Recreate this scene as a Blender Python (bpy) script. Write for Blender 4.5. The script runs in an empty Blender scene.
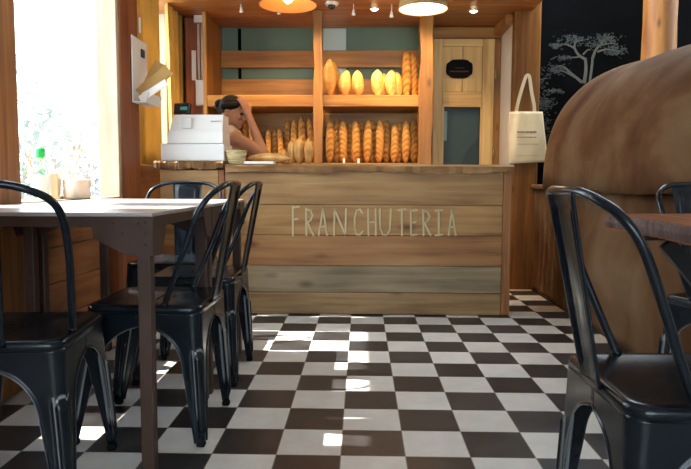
import bpy, bmesh, math, random
from mathutils import Vector, Matrix, Euler
random.seed(7)
S = bpy.context.scene
C = S.collection
PI = math.pi

# ------------------------------------------------------------------ camera
F_PX, PITCH, YAW, ROLL, CAM_H = 625.24, -0.0775, -0.0251, 0.0033, 0.8433
fw = Vector((math.sin(YAW)*math.cos(PITCH), math.cos(YAW)*math.cos(PITCH), math.sin(PITCH)))
r0 = Vector((math.cos(YAW), -math.sin(YAW), 0)); u0 = r0.cross(fw)
RT = r0*math.cos(ROLL)+u0*math.sin(ROLL); UP = u0*math.cos(ROLL)-r0*math.sin(ROLL)
cd = bpy.data.cameras.new('camera'); cam = bpy.data.objects.new('camera', cd); C.objects.link(cam)
m4 = Matrix((RT, UP, -fw)).transposed().to_4x4(); m4.translation = (0, 0, CAM_H)
cam.matrix_world = m4
cd.sensor_width = 36; cd.sensor_fit = 'HORIZONTAL'; cd.lens = F_PX/691*36
cd.shift_y = -4/691; cd.clip_start = .05
S.camera = cam

# ------------------------------------------------------------------ world, sun, exposure
W = bpy.data.worlds.new('world'); S.world = W; W.use_nodes = True
bg = W.node_tree.nodes['Background']; bg.inputs[0].default_value = (.74, .88, 1.0, 1); bg.inputs[1].default_value = 8.5
sd = bpy.data.lights.new('sun', 'SUN'); sd.energy = 16; sd.angle = .012; sd.color = (1, .94, .84)
sun = bpy.data.objects.new('sun', sd); C.objects.link(sun)
sdir = Vector((1, -.02, -1.64)).normalized()
sun.rotation_euler = sdir.to_track_quat('-Z', 'Y').to_euler(); sun.location = (-4, 2.5, 5)
def area(name, loc, direction, sx, sy, power, col, portal=False):
    d = bpy.data.lights.new(name, 'AREA'); d.shape = 'RECTANGLE'; d.size = sx; d.size_y = sy; d.energy = power; d.color = col
    o = bpy.data.objects.new(name, d); C.objects.link(o); o.location = loc
    o.rotation_euler = Vector(direction).to_track_quat('-Z', 'Y').to_euler()
    if portal: d.cycles.is_portal = True
    return o
# sky light entering through the openings (portals only guide the sampling of the sky)
area('portal_left', (-1.70, 3.4, 1.73), (1, 0, 0), 2.1, 3.4, 1, (1, 1, 1), True)
area('portal_front', (0.25, -3.12, 1.5), (0, 1, 0), 1.9, 2.9, 1, (1, 1, 1), True)
S.view_settings.view_transform = 'Standard'; S.view_settings.look = 'None'
S.view_settings.gamma = 1; S.view_settings.use_curve_mapping = False
S.view_settings.exposure = 0.35
S.cycles.max_bounces = 10; S.cycles.diffuse_bounces = 5; S.cycles.glossy_bounces = 4; S.cycles.transparent_max_bounces = 12
S.cycles.sample_clamp_indirect = 6; S.cycles.use_denoising = True
S.cycles.caustics_reflective = False; S.cycles.caustics_refractive = False

# ------------------------------------------------------------------ helpers
def P(px, py, Y):
    d = RT*((px-345.5)/F_PX) + UP*((230.5-py)/F_PX) + fw
    return Vector((0, 0, CAM_H)) + d*(Y/d.y)
def PX(px, py, X):
    d = RT*((px-345.5)/F_PX) + UP*((230.5-py)/F_PX) + fw
    return Vector((0, 0, CAM_H)) + d*(X/d.x)
def tag(o, label=None, cat=None, group=None, kind=None):
    if label: o['label'] = label
    if cat: o['category'] = cat
    if group: o['group'] = group
    if kind: o['kind'] = kind
    return o
def thing(name, label, cat, loc=(0, 0, 0), rz=0, group=None, kind=None):
    o = bpy.data.objects.new(name, None); C.objects.link(o); o.location = loc; o.rotation_euler = (0, 0, rz)
    o.empty_display_size = .05
    return tag(o, label, cat, group, kind)
def copy_tree(o, parent=None):
    c = o.copy(); C.objects.link(c)
    if parent: c.parent = parent
    for ch in list(o.children): copy_tree(ch, c)
    return c

class MB:
    """collects shapes, then links them as one mesh object"""
    def __init__(s): s.v = []; s.f = []; s.smooth = []
    def add(s, vs, fs, smooth=False, M=None):
        n = len(s.v)
        for p in vs:
            p = Vector(p)
            s.v.append(M @ p if M else p)
        for f in fs: s.f.append([i+n for i in f]); s.smooth.append(smooth)
        return s
    def box(s, c, d, bev=.003, M=None, rot=None):
        bm = bmesh.new(); bmesh.ops.create_cube(bm, size=1)
        for v in bm.verts: v.co = Vector((v.co.x*d[0], v.co.y*d[1], v.co.z*d[2]))
        if bev > 0:
            bmesh.ops.bevel(bm, geom=bm.edges[:], offset=min(bev, min(d)*.4), segments=2, profile=.5, affect='EDGES')
        T = Matrix.Translation(c)
        if rot: T = T @ Euler(rot).to_matrix().to_4x4()
        if M: T = M @ T
        s._bm(bm, T, False); return s
    def lohi(s, lo, hi, bev=.003):
        lo = Vector(lo); hi = Vector(hi); return s.box((lo+hi)/2, hi-lo, bev)
    def _bm(s, bm, T, smooth):
        bm.verts.index_update()
        s.add([v.co for v in bm.verts], [[v.index for v in f.verts] for f in bm.faces], smooth, T); bm.free()
    def tube(s, pts, r, n=10, closed=False, cap=True):
        pts = [Vector(p) for p in pts]; N = len(pts)
        rr = r if isinstance(r, (list, tuple)) else [r]*N
        vs = []; prev = None
        for i, p in enumerate(pts):
            if closed: t = pts[(i+1) % N]-pts[i-1]
            else: t = pts[min(i+1, N-1)]-pts[max(i-1, 0)]
            t.normalize()
            if prev is None:
                a = Vector((0, 0, 1)) if abs(t.z) < .9 else Vector((1, 0, 0))
                prev = t.cross(a).normalized()
            nx = (prev-t*prev.dot(t)).normalized(); ny = t.cross(nx); prev = nx
            for k in range(n):
                q = 2*PI*k/n; vs.append(p+(nx*math.cos(q)+ny*math.sin(q))*rr[i])
        fs = []
        for i in range(N if closed else N-1):
            for k in range(n):
                a = i*n+k; b = i*n+(k+1) % n; j = (i+1) % N
                fs.append([a, b, j*n+(k+1) % n, j*n+k])
        if cap and not closed: fs += [list(range(n))[::-1], [(N-1)*n+k for k in range(n)]]
        return s.add(vs, fs, True)
    def lathe(s, prof, n=32, M=None, close=True):
        vs = []; fs = []
        for (r, z) in prof:
            for k in range(n):
                q = 2*PI*k/n; vs.append((r*math.cos(q), r*math.sin(q), z))
        for i in range(len(prof)-1):
            for k in range(n): fs.append([i*n+k, i*n+(k+1) % n, (i+1)*n+(k+1) % n, (i+1)*n+k])
        if close:
            fs.append(list(range(n))[::-1]); fs.append([(len(prof)-1)*n+k for k in range(n)])
        return s.add(vs, fs, True, M)
    def grid(s, fn, nu, nv, smooth=True):
        vs = [fn(i/nu, j/nv) for j in range(nv+1) for i in range(nu+1)]
        fs = [[j*(nu+1)+i, j*(nu+1)+i+1, (j+1)*(nu+1)+i+1, (j+1)*(nu+1)+i] for j in range(nv) for i in range(nu)]
        return s.add(vs, fs, smooth)
    def prism(s, poly, t, M=None, smooth=False):
        """poly in local xy, extruded 0..t in z"""
        n = len(poly); vs = [(x, y, 0) for x, y in poly]+[(x, y, t) for x, y in poly]
        fs = [list(range(n))[::-1], list(range(n, 2*n))]+[[i, (i+1) % n, n+(i+1) % n, n+i] for i in range(n)]
        return s.add(vs, fs, smooth, M)
    def sphere(s, c, r, sc=(1, 1, 1), seg=16, M=None):
        bm = bmesh.new(); bmesh.ops.create_uvsphere(bm, u_segments=seg, v_segments=seg//2+2, radius=r)
        T = Matrix.Translation(c) @ Matrix.Diagonal((*sc, 1))
        s._bm(bm, M @ T if M else T, True); return s
    def capsule(s, a, b, ra, rb, n=14):
        a = Vector(a); b = Vector(b); t = (b-a); L = t.length; t = t.normalized() if L > 1e-6 else Vector((0, 0, 1))
        pts = []; rr = []
        for k in range(1, 6): q = PI/2*(1-k/5.0); pts.append(a-t*ra*math.sin(q)); rr.append(max(ra*math.cos(q), 1e-4))
        for k in range(0, 5): q = PI/2*(k/5.0); pts.append(b+t*rb*math.sin(q)); rr.append(max(rb*math.cos(q), 1e-4))
        return s.tube(pts, rr, n)
    def mesh(s, name, m):
        me = bpy.data.meshes.new(name); me.from_pydata([tuple(p) for p in s.v], [], s.f)
        me.polygons.foreach_set('use_smooth', s.smooth); me.materials.append(m); me.update(); return me
    def build(s, name, m, parent=None, loc=None, solid=0):
        me = s.mesh(name, m)
        bm = bmesh.new(); bm.from_mesh(me)
        if not solid: bmesh.ops.recalc_face_normals(bm, faces=bm.faces)
        bm.to_mesh(me); bm.free()
        o = bpy.data.objects.new(name, me); C.objects.link(o)
        if parent: o.parent = parent
        if loc: o.location = loc
        if solid:
            md = o.modifiers.new('thick', 'SOLIDIFY'); md.thickness = solid; md.offset = 0
        return o
def struct(o): return tag(o, kind='structure')
def catmull(pts, n=6):
    pts = [Vector(p) for p in pts]; out = []
    for i in range(len(pts)-1):
        a = pts[max(i-1, 0)]; b = pts[i]; c = pts[i+1]; d = pts[min(i+2, len(pts)-1)]
        for k in range(n):
            t = k/n
            out.append(.5*((2*b)+(c-a)*t+(2*a-5*b+4*c-d)*t*t+(3*b-a-3*c+d)*t**3))
    out.append(pts[-1]); return out
def sm(a, b, x):
    t = min(max((x-a)/(b-a), 0), 1); return t*t*(3-2*t)

# ------------------------------------------------------------------ materials
def nm(name):
    m = bpy.data.materials.new(name); m.use_nodes = True
    return m, m.node_tree.nodes, m.node_tree.links, m.node_tree.nodes['Principled BSDF']
def plain(name, col, rough=.5, metal=0, coat=0, spec=.5):
    m, n, l, b = nm(name); b.inputs['Base Color'].default_value = (*col, 1); b.inputs['Roughness'].default_value = rough
    b.inputs['Metallic'].default_value = metal; b.inputs['Coat Weight'].default_value = coat; b.inputs['Specular IOR Level'].default_value = spec
    return m
def noisy(name, stops, scale=(3, 3, 3), rough=.6, detail=6, bump=.0, bscale=None, spec=.4, metal=0, dist=0.0, nscale=1.0, rnd=False):
    m, n, l, b = nm(name)
    tc = n.new('ShaderNodeTexCoord'); mp = n.new('ShaderNodeMapping'); mp.inputs['Scale'].default_value = scale
    l.new(tc.outputs['Object'], mp.inputs[0])
    if rnd:
        oi = n.new('ShaderNodeObjectInfo'); ml = n.new('ShaderNodeMath'); ml.operation = 'MULTIPLY'; ml.inputs[1].default_value = 37
        l.new(oi.outputs['Random'], ml.inputs[0]); l.new(ml.outputs[0], mp.inputs['Location'])
    nz = n.new('ShaderNodeTexNoise'); nz.inputs['Detail'].default_value = detail; nz.inputs['Distortion'].default_value = dist; nz.inputs['Scale'].default_value = nscale
    l.new(mp.outputs[0], nz.inputs['Vector'])
    cr = n.new('ShaderNodeValToRGB'); e = cr.color_ramp.elements
    while len(e) < len(stops): e.new(.5)
    for k, (p, c) in enumerate(stops): e[k].position = p; e[k].color = (*c, 1)
    l.new(nz.outputs['Fac'], cr.inputs[0]); l.new(cr.outputs[0], b.inputs['Base Color'])
    b.inputs['Roughness'].default_value = rough; b.inputs['Specular IOR Level'].default_value = spec; b.inputs['Metallic'].default_value = metal
    if bump:
        bp = n.new('ShaderNodeBump'); bp.inputs['Strength'].default_value = bump; bp.inputs['Distance'].default_value = .01
        src = nz
        if bscale:
            src = n.new('ShaderNodeTexNoise'); src.inputs['Scale'].default_value = bscale; src.inputs['Detail'].default_value = 5
            l.new(tc.outputs['Object'], src.inputs['Vector'])
        l.new(src.outputs['Fac'], bp.inputs['Height']); l.new(bp.outputs[0], b.inputs['Normal'])
    return m
def wood(name, dark, mid, light, axis='x', rough=.5, grain=1.0, knots=0.0, bump=.15, spec=.4):
    """streaky grain along an axis, with broad tone patches and optional knots"""
    m, n, l, b = nm(name)
    tc = n.new('ShaderNodeTexCoord'); mp = n.new('ShaderNodeMapping')
    oi = n.new('ShaderNodeObjectInfo'); ml = n.new('ShaderNodeMath'); ml.operation = 'MULTIPLY'; ml.inputs[1].default_value = 23
    l.new(oi.outputs['Random'], ml.inputs[0]); l.new(ml.outputs[0], mp.inputs['Location'])
    a, c = 1.3, 26*grain
    mp.inputs['Scale'].default_value = {'x': (a, c, c), 'y': (c, a, c), 'z': (c, c, a)}[axis]
    l.new(tc.outputs['Object'], mp.inputs[0])
    nz = n.new('ShaderNodeTexNoise'); nz.inputs['Scale'].default_value = 1; nz.inputs['Detail'].default_value = 7; nz.inputs['Distortion'].default_value = .6
    l.new(mp.outputs[0], nz.inputs['Vector'])
    mp2 = n.new('ShaderNodeMapping'); l.new(ml.outputs[0], mp2.inputs['Location'])
    mp2.inputs['Scale'].default_value = {'x': (1.6, 6, 6), 'y': (6, 1.6, 6), 'z': (6, 6, 1.6)}[axis]
    l.new(tc.outputs['Object'], mp2.inputs[0])
    n2 = n.new('ShaderNodeTexNoise'); n2.inputs['Scale'].default_value = 1; n2.inputs['Detail'].default_value = 3
    l.new(mp2.outputs[0], n2.inputs['Vector'])
    mx = n.new('ShaderNodeMath'); mx.operation = 'MULTIPLY_ADD'; mx.inputs[1].default_value = .55
    l.new(nz.outputs['Fac'], mx.inputs[0])
    h = n.new('ShaderNodeMath'); h.operation = 'MULTIPLY'; h.inputs[1].default_value = .45; l.new(n2.outputs['Fac'], h.inputs[0]); l.new(h.outputs[0], mx.inputs[2])
    cr = n.new('ShaderNodeValToRGB'); e = cr.color_ramp.elements; e.new(.5)
    for k, (p, col) in enumerate(((.33, dark), (.5, mid), (.66, light))): e[k].position = p; e[k].color = (*col, 1)
    l.new(mx.outputs[0], cr.inputs[0]); out = cr.outputs[0]
    if knots:
        mk = n.new('ShaderNodeMapping'); l.new(ml.outputs[0], mk.inputs['Location'])
        mk.inputs['Scale'].default_value = {'x': (2.2, 5, 5), 'y': (5, 2.2, 5), 'z': (5, 5, 2.2)}[axis]
        l.new(tc.outputs['Object'], mk.inputs[0])
        vo = n.new('ShaderNodeTexVoronoi'); vo.inputs['Scale'].default_value = 1; l.new(mk.outputs[0], vo.inputs['Vector'])
        k2 = n.new('ShaderNodeValToRGB'); k2.color_ramp.elements[0].position = .03; k2.color_ramp.elements[0].color = (.25, .17, .12, 1)
        k2.color_ramp.elements[1].position = .03+.16*knots; k2.color_ramp.elements[1].color = (1, 1, 1, 1)
        l.new(vo.outputs['Distance'], k2.inputs[0])
        mm = n.new('ShaderNodeMix'); mm.data_type = 'RGBA'; mm.blend_type = 'MULTIPLY'; mm.inputs[0].default_value = .85
        l.new(out, mm.inputs[6]); l.new(k2.outputs[0], mm.inputs[7]); out = mm.outputs[2]
    l.new(out, b.inputs['Base Color']); b.inputs['Roughness'].default_value = rough; b.inputs['Specular IOR Level'].default_value = spec
    bp = n.new('ShaderNodeBump'); bp.inputs['Strength'].default_value = bump; bp.inputs['Distance'].default_value = .004
    l.new(nz.outputs['Fac'], bp.inputs['Height']); l.new(bp.outputs[0], b.inputs['Normal'])
    return m
def emit(name, col, s):
    m, n, l, b = nm(name); b.inputs['Base Color'].default_value = (*col, 1)
    b.inputs['Emission Color'].default_value = (*col, 1); b.inputs['Emission Strength'].default_value = s; return m
def glass(name, tint=(1, 1, 1), refl=.04, rough=0.0):
    m, n, l, b = nm(name); n.remove(b); o = n['Material Output']
    t = n.new('ShaderNodeBsdfTransparent'); t.inputs[0].default_value = (*tint, 1)
    g = n.new('ShaderNodeBsdfGlossy'); g.inputs['Roughness'].default_value = rough
    lw = n.new('ShaderNodeLayerWeight'); pw = n.new('ShaderNodeMath'); pw.operation = 'POWER'; pw.inputs[1].default_value = 5
    l.new(lw.outputs['Facing'], pw.inputs[0]); ma = n.new('ShaderNodeMath'); ma.operation = 'MULTIPLY_ADD'; ma.inputs[1].default_value = .6; ma.inputs[2].default_value = refl
    l.new(pw.outputs[0], ma.inputs[0]); mx = n.new('ShaderNodeMixShader'); l.new(ma.outputs[0], mx.inputs[0])
    l.new(t.outputs[0], mx.inputs[1]); l.new(g.outputs[0], mx.inputs[2]); l.new(mx.outputs[0], o.inputs[0]); return m
def cloth(name, col, trans, tcol=None):
    m, n, l, b = nm(name); o = n['Material Output']
    b.inputs['Base Color'].default_value = (*col, 1); b.inputs['Roughness'].default_value = .9; b.inputs['Specular IOR Level'].default_value = .1
    t = n.new('ShaderNodeBsdfTranslucent'); t.inputs[0].default_value = (*(tcol or col), 1)
    tc = n.new('ShaderNodeTexCoord'); mp = n.new('ShaderNodeMapping'); mp.inputs['Scale'].default_value = (20, 9, 5)
    nz = n.new('ShaderNodeTexNoise'); nz.inputs['Scale'].default_value = 1; nz.inputs['Detail'].default_value = 4
    l.new(tc.outputs['Object'], mp.inputs[0]); l.new(mp.outputs[0], nz.inputs['Vector'])
    mm = n.new('ShaderNodeMix'); mm.data_type = 'RGBA'; mm.inputs[6].default_value = (*[c*.35 for c in (tcol or col)], 1); mm.inputs[7].default_value = (*(tcol or col), 1)
    l.new(nz.outputs['Fac'], mm.inputs[0]); l.new(mm.outputs[2], t.inputs[0])
    mx = n.new('ShaderNodeMixShader'); mx.inputs[0].default_value = trans
    l.new(b.outputs[0], mx.inputs[1]); l.new(t.outputs[0], mx.inputs[2]); l.new(mx.outputs[0], o.inputs[0]); return m

M = {}
M['orange_wood'] = wood('orange_wood', (.17, .062, .009), (.32, .142, .021), (.44, .225, .045), 'x', .45)
M['orange_wood_y'] = wood('orange_wood_y', (.17, .062, .009), (.32, .142, .021), (.44, .225, .045), 'y', .45)
M['orange_wood_z'] = wood('orange_wood_z', (.14, .050, .008), (.27, .115, .018), (.39, .192, .042), 'z', .45, knots=.5)
M['ceiling_wood'] = wood('ceiling_wood', (.18, .06, .014), (.30, .115, .028), (.39, .17, .05), 'x', .35)
M['post_wood'] = wood('post_wood', (.12, .042, .012), (.27, .105, .029), (.40, .18, .06), 'z', .5, knots=.4)
M['red_wood'] = wood('red_wood', (.11, .028, .009), (.22, .062, .018), (.31, .10, .032), 'z', .5)
M['pale_wood'] = wood('pale_wood', (.30, .22, .14), (.40, .31, .215), (.48, .39, .285), 'z', .5)
M['pine'] = wood('pine', (.42, .24, .07), (.66, .43, .15), (.76, .55, .23), 'z', .45, knots=.5)
M['pine_x'] = wood('pine_x', (.42, .24, .07), (.66, .43, .15), (.76, .55, .23), 'x', .45, knots=.4)
M['wall_plank'] = wood('wall_plank', (.10, .034, .012), (.25, .10, .035), (.38, .18, .07), 'y', .6, grain=.5, knots=.5)
M['slab'] = wood('slab', (.07, .028, .009), (.23, .11, .035), (.42, .25, .10), 'x', .5, grain=.6, knots=1.2)
PL = [((.15, .068, .020), (.30, .158, .052), (.41, .24, .09)), ((.17, .072, .021), (.33, .168, .052), (.43, .25, .093)),
      ((.14, .050, .014), (.29, .128, .040), (.39, .20, .075)), ((.12, .085, .042), (.24, .172, .095), (.34, .255, .15)),
      ((.14, .070, .025), (.28, .165, .068), (.39, .255, .12))]
M['plank'] = [wood('plank_tone_%s' % 'abcde'[i], *c, 'x', .55, grain=.9, knots=.8) for i, c in enumerate(PL)]
M['carved'] = plain('carved_pale', (.50, .40, .22), .8)
M['log'] = wood('log', (.06, .018, .003), (.135, .05, .007), (.20, .09, .017), 'z', .45, grain=.5, knots=.6)
M['gun'] = noisy('gunmetal', ((.3, (.004, .007, .010)), (.7, (.009, .013, .018))), (6, 6, 6), .22, bump=.0, spec=.24, metal=.0)
def worn(m):
    n, l = m.node_tree.nodes, m.node_tree.links; b = n['Principled BSDF']; src = b.inputs['Base Color'].links[0].from_socket
    ge = n.new('ShaderNodeAttribute'); ge.attribute_name = 'wear'; cr = n.new('ShaderNodeValToRGB'); cr.color_ramp.elements[0].position = .35; cr.color_ramp.elements[1].position = .9
    cr.color_ramp.elements[0].color = (0, 0, 0, 1); cr.color_ramp.elements[1].color = (.8, .8, .8, 1)
    mx = n.new('ShaderNodeMix'); mx.data_type = 'RGBA'; mx.inputs[7].default_value = (.34, .36, .37, 1)
    l.new(ge.outputs['Fac'], cr.inputs[0]); l.new(cr.outputs[0], mx.inputs[0]); l.new(src, mx.inputs[6]); l.new(mx.outputs[2], b.inputs['Base Color'])
worn(M['gun'])
M['gun'].node_tree.nodes['Principled BSDF'].inputs['Coat Weight'].default_value = .10
M['gun'].node_tree.nodes['Principled BSDF'].inputs['Coat Roughness'].default_value = .12
M['rubber'] = plain('rubber', (.008, .008, .009), .9, spec=.1)
M['table_metal'] = noisy('table_metal', ((.3, (.038, .019, .012)), (.7, (.070, .039, .028))), (5, 5, 5), .48, spec=.3, bump=.05, bscale=60)
M['table_top'] = noisy('table_top', ((.3, (.34, .28, .26)), (.7, (.48, .42, .39))), (2, 9, 3), .28, spec=.6, bump=.05, bscale=40)
M['live_edge'] = wood('live_edge', (.07, .042, .036), (.14, .095, .082), (.21, .15, .13), 'z', .9, spec=.05, grain=1.3, bump=.6)
M['slab_red'] = wood('slab_red', (.14, .045, .018), (.23, .085, .035), (.31, .13, .06), 'y', .85, grain=.5, spec=.04)
M['black_iron'] = plain('black_iron', (.014, .014, .015), .4, .3)
M['clay'] = noisy('clay', ((.30, (.060, .024, .010)), (.45, (.105, .049, .021)), (.55, (.140, .078, .038)), (.72, (.19, .118, .066))), (1.9, 1.9, 2.0), .9, detail=10, bump=.35, bscale=18, spec=.08, dist=.35)
M['black_wall'] = noisy('black_wall', ((.3, (.0025, .0025, .0027)), (.8, (.0045, .0045, .0048))), (2, 2, 2), .95, spec=.0)
M['chalk'] = plain('chalk', (.062, .058, .042), .9)
M['chalk_dim'] = plain('chalk_dim', (.026, .030, .026), .9)
M['teal'] = noisy('teal', ((.3, (.07, .13, .095)), (.7, (.11, .18, .13))), (1, 1, 1), .5)
M['pale_teal'] = plain('pale_teal', (.38, .50, .47), .5)
M['cream'] = noisy('cream_plaster', ((.3, (.62, .52, .40)), (.7, (.70, .60, .48))), (2, 2, 2), .8)
M['plaster'] = noisy('plaster', ((.3, (.66, .63, .58)), (.7, (.74, .71, .66))), (1, 1, 1), .85)
M['white_plastic'] = plain('white_plastic', (.74, .73, .70), .4)
M['white_paper'] = plain('white_paper', (.82, .80, .76), .8)
M['kraft'] = plain('kraft_paper', (.42, .25, .08), .8)
M['black_plastic'] = plain('black_plastic', (.015, .015, .018), .35)
M['screen'] = emit('screen', (.03, .22, .20), .35)
M['straw'] = noisy('straw', ((.35, (.40, .31, .14)), (.65, (.62, .52, .28))), (10, 10, 90), .8)
M['canvas'] = noisy('canvas', ((.3, (.55, .45, .28)), (.7, (.64, .54, .36))), (8, 8, 8), .9, bump=.1, bscale=150, spec=.1)
M['ink'] = plain('ink', (.16, .09, .08), .8)
M['skin'] = noisy('skin', ((.3, (.34, .145, .07)), (.7, (.40, .18, .09))), (6, 6, 6), .55, spec=.25)
M['hair'] = noisy('hair', ((.3, (.006, .004, .003)), (.7, (.016, .009, .006))), (8, 40, 40), .7, spec=.12)
M['tank'] = plain('tank_top', (.55, .42, .27), .9)
M['trousers'] = plain('trousers', (.03, .035, .05), .9)
M['lip'] = plain('lip', (.40, .12, .09), .5)
M['eye'] = plain('eye', (.04, .02, .015), .2)
M['copper'] = plain('copper', (.62, .26, .09), .32, .85)
M['copper_in'] = plain('copper_inside', (.62, .25, .07), .5)
M['wicker'] = noisy('wicker', ((.35, (.26, .13, .04)), (.65, (.46, .27, .10))), (12, 12, 120), .7)
M['bulb'] = emit('bulb', (1, .80, .48), 9)
M['diffuser'] = emit('diffuser', (1, .90, .68), 4.5)
M['spot_glow'] = emit('spot_glow', (1, .82, .50), 14)
M['glass'] = glass('window_glass')
M['dark_glass'] = glass('dark_glass', (.85, .9, .9))
M['curtain'] = cloth('curtain', (.55, .36, .11), .38, (.72, .46, .14))
M['leaf'] = cloth('leaf', (.30, .33, .30), .5, (.31, .35, .30))
M['ground'] = noisy('ground', ((.3, (.45, .45, .40)), (.7, (.60, .60, .55))), (1, 1, 1), .9)
M['green_cap'] = plain('green_cap', (.01, .55, .10), .4)
M['bottle'] = glass('bottle_green', (.80, .97, .84))
M['label'] = plain('label', (.85, .90, .85), .7)
M['beech'] = wood('beech', (.40, .24, .12), (.55, .36, .20), (.64, .45, .27), 'z', .6)
M['ceramic'] = plain('ceramic', (.66, .52, .40), .4)
M['silver'] = plain('silver', (.55, .55, .54), .3, .9)
M['brass'] = plain('brass', (.40, .28, .12), .4, .8)

def bread(name, dark, mid, light, ridges=70):
    m, n, l, b = nm(name)
    tc = n.new('ShaderNodeTexCoord'); nz = n.new('ShaderNodeTexNoise'); nz.inputs['Scale'].default_value = 14; nz.inputs['Detail'].default_value = 5
    l.new(tc.outputs['Object'], nz.inputs['Vector'])
    at = n.new('ShaderNodeAttribute'); at.attribute_name = 'score'
    ad = n.new('ShaderNodeMath'); ad.operation = 'MULTIPLY_ADD'; ad.inputs[1].default_value = .30
    l.new(at.outputs['Fac'], ad.inputs[0]); l.new(nz.outputs['Fac'], ad.inputs[2])
    cr = n.new('ShaderNodeValToRGB'); e = cr.color_ramp.elements; e.new(.5)
    for k, (p, c) in enumerate(((.36, dark), (.56, mid), (.86, light))): e[k].position = p; e[k].color = (*c, 1)
    l.new(ad.outputs[0], cr.inputs[0]); l.new(cr.outputs[0], b.inputs['Base Color'])
    b.inputs['Roughness'].default_value = .6; b.inputs['Specular IOR Level'].default_value = .3
    bp = n.new('ShaderNodeBump'); bp.inputs['Strength'].default_value = .3; bp.inputs['Distance'].default_value = .004
    l.new(nz.outputs['Fac'], bp.inputs['Height']); l.new(bp.outputs[0], b.inputs['Normal']); return m
M['baguette'] = bread('baguette_crust', (.28, .095, .014), (.47, .195, .034), (.62, .33, .085))
M['batard'] = bread('batard_crust', (.42, .19, .05), (.58, .31, .09), (.76, .51, .21))

# floor material: 20 cm black and white cement tiles
def floor_mat():
    m, n, l, b = nm('checker_tiles')
    tc = n.new('ShaderNodeTexCoord'); mp = n.new('ShaderNodeMapping')
    mp.inputs['Location'].default_value = (.05956/.2, -1.8722/.2, 0); mp.inputs['Scale'].default_value = (5, 5, 5)
    l.new(tc.outputs['Object'], mp.inputs[0])
    ch = n.new('ShaderNodeTexChecker'); ch.inputs['Scale'].default_value = 1
    mv = n.new('ShaderNodeVectorMath'); mv.operation = 'ADD'; mv.inputs[1].default_value = (100, 100, .5)
    l.new(mp.outputs[0], mv.inputs[0]); l.new(mv.outputs[0], ch.inputs['Vector'])
    nz = n.new('ShaderNodeTexNoise'); nz.inputs['Scale'].default_value = 9; nz.inputs['Detail'].default_value = 8; nz.inputs['Roughness'].default_value = .65
    l.new(tc.outputs['Object'], nz.inputs['Vector'])
    fl = n.new('ShaderNodeVectorMath'); fl.operation = 'FLOOR'; l.new(mv.outputs[0], fl.inputs[0])
    wn = n.new('ShaderNodeTexWhiteNoise'); wn.noise_dimensions = '3D'; l.new(fl.outputs[0], wn.inputs['Vector'])
    def ramp(src, a, c, p0=.35, p1=.7):
        r = n.new('ShaderNodeValToRGB'); r.color_ramp.elements[0].position = p0; r.color_ramp.elements[0].color = (*a, 1)
        r.color_ramp.elements[1].position = p1; r.color_ramp.elements[1].color = (*c, 1); l.new(src, r.inputs[0]); return r.outputs[0]
    av = n.new('ShaderNodeMath'); av.operation = 'MULTIPLY_ADD'; av.inputs[1].default_value = .25
    l.new(wn.outputs['Value'], av.inputs[0]); sub = n.new('ShaderNodeMath'); sub.operation = 'SUBTRACT'; sub.inputs[1].default_value = .12
    l.new(nz.outputs['Fac'], sub.inputs[0]); l.new(sub.outputs[0], av.inputs[2])
    blk = ramp(av.outputs[0], (.017, .016, .017), (.056, .052, .053), .36, .80); wht = ramp(av.outputs[0], (.60, .585, .55), (.72, .70, .665))
    mx = n.new('ShaderNodeMix'); mx.data_type = 'RGBA'; l.new(ch.outputs['Fac'], mx.inputs[0]); l.new(wht, mx.inputs[7]); l.new(blk, mx.inputs[6])
    fr = n.new('ShaderNodeVectorMath'); fr.operation = 'FRACTION'; l.new(mv.outputs[0], fr.inputs[0])
    sp = n.new('ShaderNodeSeparateXYZ'); l.new(fr.outputs[0], sp.inputs[0])
    def edge(s):
        a = n.new('ShaderNodeMath'); a.operation = 'SUBTRACT'; a.inputs[1].default_value = .5; l.new(s, a.inputs[0])
        c = n.new('ShaderNodeMath'); c.operation = 'ABSOLUTE'; l.new(a.outputs[0], c.inputs[0]); return c.outputs[0]
    mxx = n.new('ShaderNodeMath'); mxx.operation = 'MAXIMUM'; l.new(edge(sp.outputs[0]), mxx.inputs[0]); l.new(edge(sp.outputs[1]), mxx.inputs[1])
    gr = n.new('ShaderNodeMath'); gr.operation = 'GREATER_THAN'; gr.inputs[1].default_value = .493; l.new(mxx.outputs[0], gr.inputs[0])
    m2 = n.new('ShaderNodeMix'); m2.data_type = 'RGBA'; l.new(gr.outputs[0], m2.inputs[0]); l.new(mx.outputs[2], m2.inputs[6]); m2.inputs[7].default_value = (.22, .20, .18, 1)
    l.new(m2.outputs[2], b.inputs['Base Color'])
    rr = n.new('ShaderNodeMapRange'); rr.inputs[3].default_value = .22; rr.inputs[4].default_value = .42; l.new(nz.outputs['Fac'], rr.inputs[0]); l.new(rr.outputs[0], b.inputs['Roughness'])
    b.inputs['Specular IOR Level'].default_value = .45
    return m
M['floor'] = floor_mat()

# ------------------------------------------------------------------ setting
XW = -1.48                         # inner face of the left wall
struct(MB().lohi((-1.70, -3.2, -.1), (3.6, 5.9, 0), 0).build('floor', M['floor']))
struct(MB().lohi((-1.70, -3.2, 3.0), (3.6, 4.28, 3.1), 0).build('ceiling', M['plaster']))
# boarded lower ceiling over the service area
mb = MB()
for k in range(12):
    y0 = 4.28+k*.12; mb.lohi((-1.6, y0, 2.15), (1.30, y0+.117, 2.19), .004)
struct(mb.build('ceiling', M['ceiling_wood']))
struct(MB().lohi((-1.6, 4.22, 2.14), (1.30, 4.28, 3.0), .004).build('trim_1', M['ceiling_wood']))
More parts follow.
